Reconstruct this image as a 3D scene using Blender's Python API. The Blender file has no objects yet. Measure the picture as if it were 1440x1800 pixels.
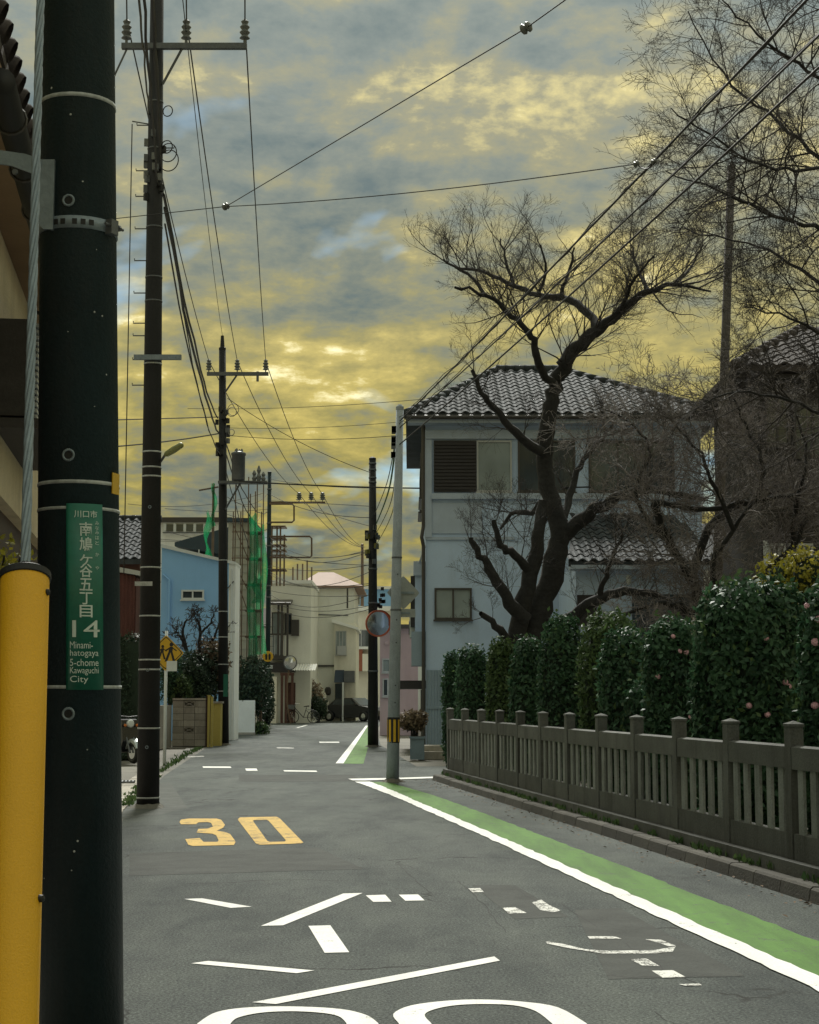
import bpy, math, random
import numpy as np
from mathutils import Vector, Matrix
R = math.radians
SC = bpy.context.scene
COL = SC.collection

# ------------------------------------------------------------------ camera
F = 2900.0                      # focal length in pixels of the 1440x1800 photograph
EYE = 1.5
PITCH = math.atan(325.0 / F)
cam = bpy.data.cameras.new('camera'); cam.sensor_fit = 'HORIZONTAL'; cam.sensor_width = 36.0
cam.lens = 36.0 * F / 1440.0; cam.clip_start = 0.1; cam.clip_end = 3000
camo = bpy.data.objects.new('camera', cam); COL.objects.link(camo)
camo.location = (0, 0, EYE); camo.rotation_euler = (R(90) + PITCH, 0, 0)
SC.camera = camo

# ------------------------------------------------------------------ sky and sun
SUN_AZ, SUN_EL = R(-3), R(46)
world = bpy.data.worlds.new('World'); SC.world = world; world.use_nodes = True
wn = world.node_tree; wn.nodes.clear()
def wnode(t, **kw):
    n = wn.nodes.new(t)
    for k, v in kw.items(): setattr(n, k, v)
    return n
def wmath(op, a, b=None, clamp=False):
    n = wnode('ShaderNodeMath', operation=op); n.use_clamp = clamp
    for i, v in enumerate((a, b)):
        if v is None: continue
        if isinstance(v, (int, float)): n.inputs[i].default_value = v
        else: wn.links.new(v, n.inputs[i])
    return n.outputs[0]
def wramp(fac, stops, interp='LINEAR'):
    n = wnode('ShaderNodeValToRGB'); n.color_ramp.interpolation = interp
    els = n.color_ramp.elements
    while len(els) < len(stops): els.new(0.5)
    for e, (p, c) in zip(els, stops): e.position = p; e.color = (*c, 1)
    wn.links.new(fac, n.inputs[0]); return n.outputs[0]
def wmix(fac, a, b, mode='MIX'):
    n = wnode('ShaderNodeMix', data_type='RGBA', blend_type=mode)
    for s, v in ((0, fac), (6, a), (7, b)):
        if isinstance(v, (int, float)): n.inputs[s].default_value = v
        elif isinstance(v, tuple): n.inputs[s].default_value = (*v, 1)
        else: wn.links.new(v, n.inputs[s])
    return n.outputs[2]
tc = wnode('ShaderNodeTexCoord')
sep = wnode('ShaderNodeSeparateXYZ'); wn.links.new(tc.outputs['Generated'], sep.inputs[0])
zz = wmath('ADD', wmath('MAXIMUM', sep.outputs[2], 0.0), 0.26)
cmb = wnode('ShaderNodeCombineXYZ')
wn.links.new(wmath('DIVIDE', sep.outputs[0], zz), cmb.inputs[0])
wn.links.new(wmath('DIVIDE', sep.outputs[1], zz), cmb.inputs[1])
def wnoise(scale, detail, rough, dist, off):
    m = wnode('ShaderNodeMapping'); m.inputs[1].default_value = off
    wn.links.new(cmb.outputs[0], m.inputs[0])
    n = wnode('ShaderNodeTexNoise'); n.inputs['Scale'].default_value = scale; n.inputs['Detail'].default_value = detail
    n.inputs['Roughness'].default_value = rough; n.inputs['Distortion'].default_value = dist
    wn.links.new(m.outputs[0], n.inputs['Vector']); return n.outputs[0]
SKY_OFF = (3.1, 7.4, 0.0)
puff = wnoise(5.2, 12, 0.62, 0.1, SKY_OFF)                       # billows
big = wnoise(1.7, 4, 0.5, 0.2, (SKY_OFF[0] + 5, SKY_OFF[1] + 2, 1.3))   # thick and thin parts of the deck
gap = wnoise(1.9, 5, 0.52, 0.3, (SKY_OFF[0] - 4.6, SKY_OFF[1] + 9.2, 4.0))  # openings to blue
dens = wmath('ADD', wmath('MULTIPLY', puff, 0.74), wmath('MULTIPLY', big, 0.40))
rim = wnoise(5.2, 5, 0.55, 0.1, (SKY_OFF[0] + 0.015, SKY_OFF[1] + 0.045, SKY_OFF[2]))   # the billow a little nearer the sun
edge_ = wmath('MULTIPLY', wmath('SUBTRACT', puff, rim), 0.42)
dens = wmath('ADD', dens, edge_)
grey = wramp(dens, [(0.38, (0.088, 0.115, 0.118)), (0.53, (0.142, 0.162, 0.148)), (0.63, (0.200, 0.195, 0.135)), (0.72, (0.40, 0.35, 0.17)), (0.82, (0.85, 0.82, 0.60))])
warm = wramp(dens, [(0.38, (0.105, 0.13, 0.12)), (0.49, (0.180, 0.180, 0.115)), (0.58, (0.265, 0.228, 0.075)), (0.70, (0.42, 0.34, 0.10)), (0.80, (0.88, 0.80, 0.46))])
lowf = wramp(sep.outputs[2], [(0.13, (1, 1, 1)), (0.36, (0, 0, 0))], 'EASE')   # warmer, thicker air towards the horizon
cloud = wmix(lowf, grey, warm)
sky = wnode('ShaderNodeTexSky', sky_type='NISHITA'); sky.sun_disc = False
sky.sun_elevation = SUN_EL; sky.sun_rotation = SUN_AZ
blue = wmix(1.0, sky.outputs[0], (0.038, 0.058, 0.070), 'MULTIPLY')
gapm = wramp(gap, [(0.63, (0, 0, 0)), (0.72, (1, 1, 1))])
skyc = wmix(wmath('MULTIPLY', gapm, 0.75), cloud, blue)
bg = wnode('ShaderNodeBackground'); wn.links.new(skyc, bg.inputs[0])
# overcast luminance rises evenly from horizon to zenith, (1 + 2 sin h) / 3
wn.links.new(wmath('ADD', wmath('MULTIPLY', wmath('MAXIMUM', sep.outputs[2], 0.0), 1.9), 0.78), bg.inputs[1])
wo = wnode('ShaderNodeOutputWorld'); wn.links.new(bg.outputs[0], wo.inputs[0])

sl = bpy.data.lights.new('sun', 'SUN'); sl.energy = 3.0; sl.angle = R(9); sl.color = (1.0, 0.985, 0.91)
so = bpy.data.objects.new('sun', sl); COL.objects.link(so)
to_sun = Vector((math.sin(SUN_AZ) * math.cos(SUN_EL), math.cos(SUN_AZ) * math.cos(SUN_EL), math.sin(SUN_EL)))
so.rotation_euler = to_sun.to_track_quat('Z', 'Y').to_euler(); so.location = (-20, 30, 40)

vs = SC.view_settings
vs.view_transform = 'Standard'; vs.look = 'None'; vs.gamma = 1.0; vs.exposure = 0.48; vs.use_curve_mapping = False
SC.display_settings.display_device = 'sRGB'

# ------------------------------------------------------------------ measuring helpers (photo pixel + real distance -> metres)
CP, SP = math.cos(PITCH), math.sin(PITCH)
def W(px, py, D):
    yi = (900.0 - py) / F; dy = CP - yi * SP
    return Vector(((px - 720.0) / F / dy * D, D, EYE + (SP + yi * CP) / dy * D))
def G(px, py, z=0.0):
    yi = (900.0 - py) / F; dz = SP + yi * CP
    t = (z - EYE) / dz
    return Vector(((px - 720.0) / F * t, (CP - yi * SP) * t, z))
def fx(px, py, D): return W(px, py, D).x
def fz(py, D): return W(720, py, D).z

# ------------------------------------------------------------------ materials
def new_mat(name):
    m = bpy.data.materials.new(name); m.use_nodes = True
    return m, m.node_tree, m.node_tree.nodes['Principled BSDF']
def N(nt, t, **kw):
    n = nt.nodes.new(t)
    for k, v in kw.items(): setattr(n, k, v)
    return n
def noise(nt, scale, detail=5, rough=0.6, coord='Object', stretch=(1, 1, 1)):
    t = N(nt, 'ShaderNodeTexCoord'); mp = N(nt, 'ShaderNodeMapping'); mp.inputs[3].default_value = stretch
    n = N(nt, 'ShaderNodeTexNoise'); n.inputs['Scale'].default_value = scale
    n.inputs['Detail'].default_value = detail; n.inputs['Roughness'].default_value = rough
    oi = N(nt, 'ShaderNodeObjectInfo'); k = N(nt, 'ShaderNodeMath', operation='MULTIPLY'); k.inputs[1].default_value = 60.0
    nt.links.new(oi.outputs['Random'], k.inputs[0]); nt.links.new(k.outputs[0], mp.inputs[1])      # each copy gets its own stains
    nt.links.new(t.outputs[coord], mp.inputs[0]); nt.links.new(mp.outputs[0], n.inputs['Vector'])
    return n.outputs[0]
def ramp(nt, fac, stops):
    n = N(nt, 'ShaderNodeValToRGB'); els = n.color_ramp.elements
    while len(els) < len(stops): els.new(0.5)
    for e, (p, c) in zip(els, stops): e.position = p; e.color = (*c, 1) if len(c) == 3 else c
    nt.links.new(fac, n.inputs[0]); return n.outputs[0]
def mix(nt, fac, a, b, mode='MIX'):
    n = N(nt, 'ShaderNodeMix', data_type='RGBA', blend_type=mode)
    for s, v in ((0, fac), (6, a), (7, b)):
        if isinstance(v, (int, float)): n.inputs[s].default_value = v
        elif isinstance(v, tuple): n.inputs[s].default_value = (*v, 1)
        else: nt.links.new(v, n.inputs[s])
    return n.outputs[2]
def bump(nt, b, h, strength, dist=0.02):
    n = N(nt, 'ShaderNodeBump'); n.inputs['Strength'].default_value = strength; n.inputs['Distance'].default_value = dist
    nt.links.new(h, n.inputs['Height']); nt.links.new(n.outputs[0], b.inputs['Normal'])
def sc3(c, k): return tuple(min(1, x * k) for x in c)
def MAT(name, c, rough=0.75, var=0.25, scale=3.0, stretch=(1, 1, 1), bmp=0.2, metal=0.0, stain=0.0, fine=40.0, spec=0.5, stainc=(0.05, 0.045, 0.035), inst=0.0):
    m, nt, b = new_mat(name)
    n1 = noise(nt, scale, 6, 0.62, stretch=stretch)
    col = ramp(nt, n1, [(0.3, sc3(c, 1 - var)), (0.7, sc3(c, 1 + var))])
    n2 = noise(nt, fine, 3, 0.6)
    col = mix(nt, 0.35, col, ramp(nt, n2, [(0.35, sc3(c, 1 - var * 1.2)), (0.65, sc3(c, 1 + var))]))
    if stain:
        n3 = noise(nt, scale * 0.9, 8, 0.7, stretch=(1, 1, 0.18))
        col = mix(nt, ramp(nt, n3, [(0.52, (0, 0, 0)), (0.72, (stain,) * 3)]), col, stainc)
    if inst:
        oi = N(nt, 'ShaderNodeObjectInfo'); col = mix(nt, 1.0, col, ramp(nt, oi.outputs['Random'], [(0.0, (1 - inst,) * 3), (1.0, (1 + inst,) * 3)]), 'MULTIPLY')
    nt.links.new(col, b.inputs['Base Color'])
    b.inputs['Roughness'].default_value = rough; b.inputs['Metallic'].default_value = metal
    b.inputs['Specular IOR Level'].default_value = spec
    if bmp: bump(nt, b, n2, bmp, 0.01)
    return m

def asphalt_mat():
    m, nt, b = new_mat('asphalt')
    big_ = noise(nt, 0.35, 6, 0.6); med = noise(nt, 3.5, 5, 0.6); fine = noise(nt, 62, 4, 0.8)
    streak = noise(nt, 0.9, 5, 0.6, stretch=(2.2, 0.35, 1))
    c = ramp(nt, big_, [(0.3, (0.068, 0.081, 0.080)), (0.7, (0.104, 0.121, 0.115))])
    c = mix(nt, 0.4, c, ramp(nt, med, [(0.3, (0.056, 0.066, 0.066)), (0.7, (0.110, 0.127, 0.120))]))
    c = mix(nt, 0.3, c, ramp(nt, streak, [(0.35, (0.055, 0.060, 0.056)), (0.7, (0.115, 0.118, 0.105))]))
    c = mix(nt, 0.75, c, ramp(nt, fine, [(0.36, (0.15, 0.15, 0.15)), (0.5, (0.9, 0.9, 0.9)), (0.66, (2.3, 2.3, 2.2))]), 'MULTIPLY')
    t = N(nt, 'ShaderNodeTexCoord'); v = N(nt, 'ShaderNodeTexVoronoi', feature='DISTANCE_TO_EDGE'); v.inputs['Scale'].default_value = 0.42
    wob = N(nt, 'ShaderNodeVectorMath', operation='ADD'); nc = N(nt, 'ShaderNodeTexNoise'); nc.inputs['Scale'].default_value = 1.6; nc.inputs['Detail'].default_value = 6
    nt.links.new(t.outputs['Object'], nc.inputs['Vector']); nt.links.new(t.outputs['Object'], wob.inputs[0]); nt.links.new(nc.outputs['Color'], wob.inputs[1])
    nt.links.new(wob.outputs[0], v.inputs['Vector'])
    crack = ramp(nt, v.outputs['Distance'], [(0.003, (1, 1, 1)), (0.008, (0, 0, 0))])
    msk = ramp(nt, noise(nt, 0.5, 3, 0.5), [(0.53, (0, 0, 0)), (0.6, (1, 1, 1))])
    c = mix(nt, 1.0, c, ramp(nt, noise(nt, 0.8, 7, 0.68, stretch=(1.6, 0.5, 1)), [(0.34, (0.66, 0.68, 0.70)), (0.5, (1.0, 1.0, 1.0)), (0.66, (1.2, 1.2, 1.16))]), 'MULTIPLY')
    c = mix(nt, mix(nt, 1.0, crack, msk, 'MULTIPLY'), c, (0.022, 0.022, 0.02))
    nt.links.new(c, b.inputs['Base Color']); b.inputs['Roughness'].default_value = 0.85; b.inputs['Specular IOR Level'].default_value = 0.22
    bump(nt, b, fine, 0.9, 0.012); return m
def paint_mat(name, c, wear=0.5, lo=None):
    """thermoplastic road paint, worn through to asphalt where the noise is high"""
    m, nt, b = new_mat(name)
    n = noise(nt, 6, 8, 0.72); fine = noise(nt, 70, 4, 0.7); big_ = noise(nt, 1.6, 6, 0.65, stretch=(3.0, 0.35, 1))
    a = N(nt, 'ShaderNodeMath', operation='ADD'); nt.links.new(n, a.inputs[0]); nt.links.new(fine, a.inputs[1])
    h = N(nt, 'ShaderNodeMath', operation='MULTIPLY'); nt.links.new(a.outputs[0], h.inputs[0]); h.inputs[1].default_value = 0.5
    w = ramp(nt, h.outputs[0], [(wear, (0, 0, 0)), (wear + 0.04, (1, 1, 1))])
    base = ramp(nt, big_, [(0.32, sc3(c, lo or 0.9)), (0.68, sc3(c, 2.0 - (lo or 0.93)))])
    col = mix(nt, w, base, (0.065, 0.065, 0.058))
    col = mix(nt, 0.25, col, ramp(nt, fine, [(0.35, (0.5, 0.5, 0.5)), (0.6, (1.25, 1.25, 1.25))]), 'MULTIPLY')
    nt.links.new(col, b.inputs['Base Color']); b.inputs['Roughness'].default_value = 0.75; b.inputs['Specular IOR Level'].default_value = 0.2
    bump(nt, b, fine, 0.35, 0.006); return m
def leaf_mat(name, c1, c2, rough=0.38, trans=0.15):
    m, nt, b = new_mat(name)
    g = N(nt, 'ShaderNodeNewGeometry')
    n = noise(nt, 2.2, 3, 0.6)
    col = ramp(nt, g.outputs['Random Per Island'], [(0.0, c1), (0.8, c2), (1.0, sc3(c2, 1.5))])
    col = mix(nt, 0.5, col, ramp(nt, n, [(0.3, sc3(c1, 0.9)), (0.7, sc3(c2, 1.1))]))
    nt.links.new(col, b.inputs['Base Color']); b.inputs['Roughness'].default_value = rough
    b.inputs['Specular IOR Level'].default_value = 0.35
    tr = N(nt, 'ShaderNodeBsdfTranslucent'); nt.links.new(col, tr.inputs[0])
    mx = N(nt, 'ShaderNodeMixShader'); mx.inputs[0].default_value = trans
    nt.links.new(b.outputs[0], mx.inputs[1]); nt.links.new(tr.outputs[0], mx.inputs[2])
    nt.links.new(mx.outputs[0], nt.nodes['Material Output'].inputs[0]); return m
def glass_mat(name, c, rough=0.06):
    m, nt, b = new_mat(name)
    n = noise(nt, 0.8, 3, 0.5)
    nt.links.new(ramp(nt, n, [(0.3, sc3(c, 0.7)), (0.7, sc3(c, 1.3))]), b.inputs['Base Color'])
    b.inputs['Roughness'].default_value = rough; b.inputs['Specular IOR Level'].default_value = 0.8; return m

m = {}
m['asphalt'] = asphalt_mat()
m['ground'] = MAT('ground_concrete', (0.16, 0.15, 0.125), 0.9, 0.3, 0.6, stain=0.4)
m['soil'] = MAT('garden_soil', (0.06, 0.05, 0.035), 0.95, 0.4, 2.0, bmp=0.6)
m['white_paint'] = paint_mat('white_road_paint', (0.84, 0.84, 0.81), 0.585)
m['worn_paint'] = paint_mat('worn_white_paint', (0.76, 0.76, 0.72), 0.50)
m['orange_paint'] = paint_mat('orange_road_paint', (0.62, 0.41, 0.10), 0.535)
m['green_paint'] = paint_mat('green_road_paint', (0.078, 0.185, 0.026), 0.56, 0.72)
m['pole_dark'] = MAT('dark_pole_paint', (0.012, 0.027, 0.033), 0.62, 0.3, 2.2, bmp=0.35, stain=0.5, fine=70, stainc=(0.05, 0.048, 0.045), spec=0.3)
m['pole_brown'] = MAT('brown_pole_paint', (0.019, 0.020, 0.022), 0.62, 0.3, 2.2, bmp=0.3, stain=0.5, stainc=(0.04, 0.037, 0.035), spec=0.3)
m['pole_grey'] = MAT('grey_concrete_pole', (0.30, 0.34, 0.38), 0.85, 0.2, 3.0, bmp=0.3, stain=0.6, stainc=(0.10, 0.11, 0.12))
m['pole_wood'] = MAT('weathered_wooden_pole', (0.085, 0.075, 0.07), 0.9, 0.35, 3.0, stretch=(3, 3, 0.3), bmp=0.5)
m['galv'] = MAT('galvanised_steel', (0.22, 0.27, 0.31), 0.5, 0.25, 6, bmp=0.2, metal=0.35)
m['steel'] = MAT('dull_steel', (0.12, 0.13, 0.14), 0.5, 0.25, 6, bmp=0.2, metal=0.4)
m['black'] = MAT('black_rubber', (0.012, 0.013, 0.014), 0.6, 0.2, 6, bmp=0.1)
m['cable'] = MAT('black_cable_sheath', (0.014, 0.014, 0.015), 0.6, 0.2, 2, bmp=0)
m['cable_green'] = MAT('green_cable_sleeve', (0.03, 0.12, 0.035), 0.6, 0.3, 2, bmp=0)
m['cable_yellow'] = MAT('olive_cable_sleeve', (0.16, 0.15, 0.03), 0.6, 0.3, 2, bmp=0)
m['cable_grey'] = MAT('grey_cable_sheath', (0.22, 0.21, 0.18), 0.6, 0.3, 2, bmp=0)
m['porcelain'] = MAT('grey_porcelain', (0.15, 0.16, 0.155), 0.4, 0.2, 8, bmp=0.05)
m['white_band'] = MAT('worn_white_band', (0.42, 0.45, 0.45), 0.6, 0.35, 14, bmp=0.1)
m['yellow_guard'] = MAT('yellow_plastic_guard', (0.80, 0.43, 0.010), 0.45, 0.1, 2.5, bmp=0.25, fine=240, stain=0.25, stainc=(0.42, 0.22, 0.02))
m['sign_green'] = MAT('green_enamel_plate', (0.012, 0.15, 0.10), 0.35, 0.15, 5, bmp=0.04)
m['sign_letters'] = MAT('pale_enamel_letters', (0.62, 0.72, 0.68), 0.45, 0.08, 9, bmp=0)
m['fence'] = MAT('weathered_fence_concrete', (0.120, 0.122, 0.116), 0.92, 0.35, 2.5, bmp=0.6, stain=0.85, fine=55, stainc=(0.045, 0.043, 0.038), inst=0.14)
m['fence_lit'] = MAT('lit_fence_concrete', (0.25, 0.26, 0.255), 0.92, 0.35, 3.5, bmp=0.6, stain=0.7, fine=60, stainc=(0.09, 0.088, 0.078), inst=0.16)  # same concrete lightened for pickets: sky light on their road faces put into colour
m['kerb'] = MAT('dark_kerb_stone', (0.075, 0.07, 0.058), 0.95, 0.35, 2.0, bmp=0.6, stain=0.6, fine=50, inst=0.2)  # dark base tone, randomly stained, varied per stone
m['bark'] = MAT('dark_cherry_bark', (0.024, 0.024, 0.025), 0.9, 0.5, 5.0, stretch=(1, 1, 2.5), bmp=0.9, fine=18)
m['twig'] = MAT('dark_twig_bark', (0.038, 0.033, 0.032), 0.85, 0.4, 4.0, bmp=0)
m['twig_pale'] = MAT('pale_twig_bark', (0.20, 0.18, 0.175), 0.85, 0.7, 1.2, bmp=0)
m['camellia'] = leaf_mat('camellia_leaf', (0.016, 0.050, 0.030), (0.062, 0.135, 0.066), 0.55, 0.25)
m['camellia_dry'] = leaf_mat('camellia_leaf_light', (0.026, 0.062, 0.026), (0.095, 0.15, 0.05), 0.58, 0.28)
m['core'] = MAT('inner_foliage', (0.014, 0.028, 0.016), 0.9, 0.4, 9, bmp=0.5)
m['yleaf'] = leaf_mat('yellow_green_leaf', (0.16, 0.17, 0.02), (0.38, 0.33, 0.04), 0.5, 0.35)
m['bleaf'] = leaf_mat('dark_shrub_leaf', (0.016, 0.035, 0.024), (0.04, 0.07, 0.038), 0.45, 0.15)
m['bronze_leaf'] = leaf_mat('bronze_shrub_leaf', (0.10, 0.08, 0.055), (0.24, 0.18, 0.12), 0.6, 0.15)
m['petal'] = MAT('pink_petal', (0.72, 0.42, 0.48), 0.6, 0.15, 20, bmp=0)
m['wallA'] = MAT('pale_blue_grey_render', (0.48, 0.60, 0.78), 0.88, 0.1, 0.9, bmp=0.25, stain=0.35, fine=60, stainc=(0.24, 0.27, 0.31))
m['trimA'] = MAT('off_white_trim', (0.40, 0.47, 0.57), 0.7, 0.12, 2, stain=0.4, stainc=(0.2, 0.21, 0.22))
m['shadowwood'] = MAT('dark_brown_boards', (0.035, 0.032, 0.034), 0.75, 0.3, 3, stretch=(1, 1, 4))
m['tile'] = MAT('grey_clay_tile', (0.040, 0.047, 0.053), 0.75, 0.5, 2.2, bmp=0.25, stain=0.3, stainc=(0.035, 0.035, 0.032), spec=0.15, inst=0.3)
m['tile_brown'] = MAT('brown_clay_tile', (0.07, 0.06, 0.058), 0.85, 0.35, 2.2, bmp=0.25, spec=0.2, inst=0.3)
m['glass'] = glass_mat('window_glass', (0.05, 0.065, 0.075))
m['glass_pale'] = glass_mat('frosted_glass', (0.24, 0.29, 0.30), 0.25)
m['bronze'] = MAT('bronze_window_frame', (0.05, 0.045, 0.042), 0.45, 0.15, 4, bmp=0)
m['alu'] = MAT('aluminium_frame', (0.42, 0.44, 0.45), 0.4, 0.1, 4, bmp=0, metal=0.3)
m['corr'] = MAT('blue_grey_corrugated_sheet', (0.28, 0.36, 0.44), 0.55, 0.15, 1.5, bmp=0.05, stain=0.4, stainc=(0.14, 0.17, 0.2))
m['blue_wall'] = MAT('sky_blue_siding', (0.27, 0.51, 0.82), 0.8, 0.07, 0.8, bmp=0.1, stain=0.2, stainc=(0.12, 0.28, 0.5))
m['white_wall'] = MAT('white_render', (0.80, 0.82, 0.80), 0.85, 0.1, 1.0, bmp=0.2, stain=0.35, stainc=(0.34, 0.35, 0.33))
m['cream'] = MAT('cream_render', (0.76, 0.74, 0.64), 0.88, 0.1, 0.8, bmp=0.2, stain=0.35, stainc=(0.30, 0.29, 0.22))
m['cream2'] = MAT('grey_cream_render', (0.74, 0.75, 0.69), 0.88, 0.1, 0.8, bmp=0.2, stain=0.35, stainc=(0.25, 0.25, 0.21))
m['beige'] = MAT('beige_stucco', (0.60, 0.52, 0.37), 0.9, 0.18, 2.5, bmp=0.9, fine=42, stain=0.3, stainc=(0.26, 0.21, 0.14))
m['soffit'] = MAT('brown_soffit_board', (0.26, 0.17, 0.10), 0.8, 0.15, 2.0, bmp=0.1)
m['rust'] = MAT('rusty_red_corrugated_iron', (0.095, 0.032, 0.028), 0.8, 0.5, 1.6, stretch=(2, 2, 0.4), bmp=0.3, stain=0.7, stainc=(0.16, 0.075, 0.05))
m['brick_red'] = MAT('brick_red_panel', (0.30, 0.105, 0.06), 0.8, 0.15, 2, bmp=0.1)
m['roof_red'] = MAT('dull_red_roof', (0.30, 0.19, 0.145), 0.75, 0.12, 1.2, bmp=0.2)
m['teal_roof'] = MAT('dark_slate_roof', (0.028, 0.052, 0.07), 0.6, 0.2, 2, bmp=0.2)
m['siding'] = MAT('pale_siding_boards', (0.52, 0.51, 0.43), 0.8, 0.1, 1.2, bmp=0.1, stain=0.3, stainc=(0.25, 0.25, 0.22))
m['pink_wall'] = MAT('dusty_pink_render', (0.45, 0.34, 0.36), 0.88, 0.1, 1, bmp=0.1, stain=0.3, stainc=(0.25, 0.17, 0.18))
m['scaf'] = MAT('rusty_scaffold_tube', (0.13, 0.085, 0.055), 0.55, 0.3, 3, bmp=0.1, metal=0.2)
m['block'] = MAT('concrete_block', (0.40, 0.37, 0.32), 0.93, 0.25, 2.5, bmp=0.6, stain=0.7, fine=50, stainc=(0.13, 0.115, 0.095), inst=0.14)
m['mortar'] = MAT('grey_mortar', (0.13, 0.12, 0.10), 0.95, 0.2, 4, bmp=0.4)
m['yellow_post'] = MAT('yellow_gate_post', (0.55, 0.45, 0.12), 0.6, 0.12, 3, bmp=0.05)
m['dark_frame'] = MAT('dark_red_steel', (0.06, 0.028, 0.025), 0.6, 0.3, 3, bmp=0.05)
m['warn_yellow'] = MAT('warning_sign_yellow', (0.60, 0.36, 0.02), 0.4, 0.08, 4, bmp=0)
m['sign_black'] = MAT('sign_black', (0.012, 0.012, 0.012), 0.5, 0.1, 4, bmp=0)
m['sign_back'] = MAT('bare_aluminium_sign_back', (0.33, 0.36, 0.36), 0.55, 0.12, 5, bmp=0.05, metal=0.2)
m['white_steel'] = MAT('white_painted_steel', (0.62, 0.66, 0.66), 0.5, 0.1, 4, bmp=0.05, stain=0.2, stainc=(0.4, 0.42, 0.42))
m['orange'] = MAT('orange_mirror_rim', (0.55, 0.12, 0.05), 0.5, 0.15, 4, bmp=0)
mm, nt, b = new_mat('convex_mirror'); b.inputs['Base Color'].default_value = (0.5, 0.53, 0.55, 1); b.inputs['Metallic'].default_value = 1.0
nt.links.new(ramp(nt, noise(nt, 3), [(0.3, (0.12, 0.12, 0.12)), (0.7, (0.26, 0.26, 0.26))]), b.inputs['Roughness']); m['mirror'] = mm
m['car_paint'] = MAT('dark_car_paint', (0.012, 0.014, 0.02), 0.22, 0.1, 2, bmp=0, spec=0.7)
m['chrome'] = MAT('bright_chrome', (0.7, 0.72, 0.72), 0.15, 0.1, 4, bmp=0, metal=0.9)
m['silver_paint'] = MAT('silver_bodywork', (0.45, 0.5, 0.5), 0.3, 0.1, 3, bmp=0, metal=0.4)
m['red_lens'] = MAT('orange_lens', (0.55, 0.15, 0.02), 0.25, 0.1, 3, bmp=0)
m['lamp_glass'] = MAT('lamp_glass', (0.65, 0.7, 0.68), 0.15, 0.1, 3, bmp=0)
m['lamp_green'] = MAT('olive_lamp_housing', (0.22, 0.24, 0.09), 0.5, 0.15, 5, bmp=0)
m['planter'] = MAT('blue_grey_planter', (0.16, 0.22, 0.27), 0.7, 0.2, 3, bmp=0.1)
m['awning_blue'] = MAT('navy_awning', (0.035, 0.055, 0.085), 0.8, 0.15, 3, bmp=0.1)
m['white_plastic'] = MAT('white_corrugated_plastic', (0.8, 0.8, 0.76), 0.5, 0.08, 3, bmp=0)
m['dull_brown'] = MAT('brown_door_wood', (0.10, 0.045, 0.035), 0.7, 0.2, 4, bmp=0.1)
mm, nt, b = new_mat('green_construction_mesh')
nt.links.new(ramp(nt, noise(nt, 2.5, 6), [(0.3, (0.015, 0.16, 0.085)), (0.7, (0.03, 0.36, 0.17))]), b.inputs['Base Color']); b.inputs['Roughness'].default_value = 0.8
tr_ = N(nt, 'ShaderNodeBsdfTranslucent'); tr_.inputs[0].default_value = (0.04, 0.5, 0.2, 1); mx_ = N(nt, 'ShaderNodeMixShader'); mx_.inputs[0].default_value = 0.45
nt.links.new(b.outputs[0], mx_.inputs[1]); nt.links.new(tr_.outputs[0], mx_.inputs[2]); tp_ = N(nt, 'ShaderNodeBsdfTransparent'); my_ = N(nt, 'ShaderNodeMixShader'); my_.inputs[0].default_value = 0.5
nt.links.new(mx_.outputs[0], my_.inputs[1]); nt.links.new(tp_.outputs[0], my_.inputs[2]); nt.links.new(my_.outputs[0], nt.nodes['Material Output'].inputs[0]); m['net'] = mm

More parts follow.
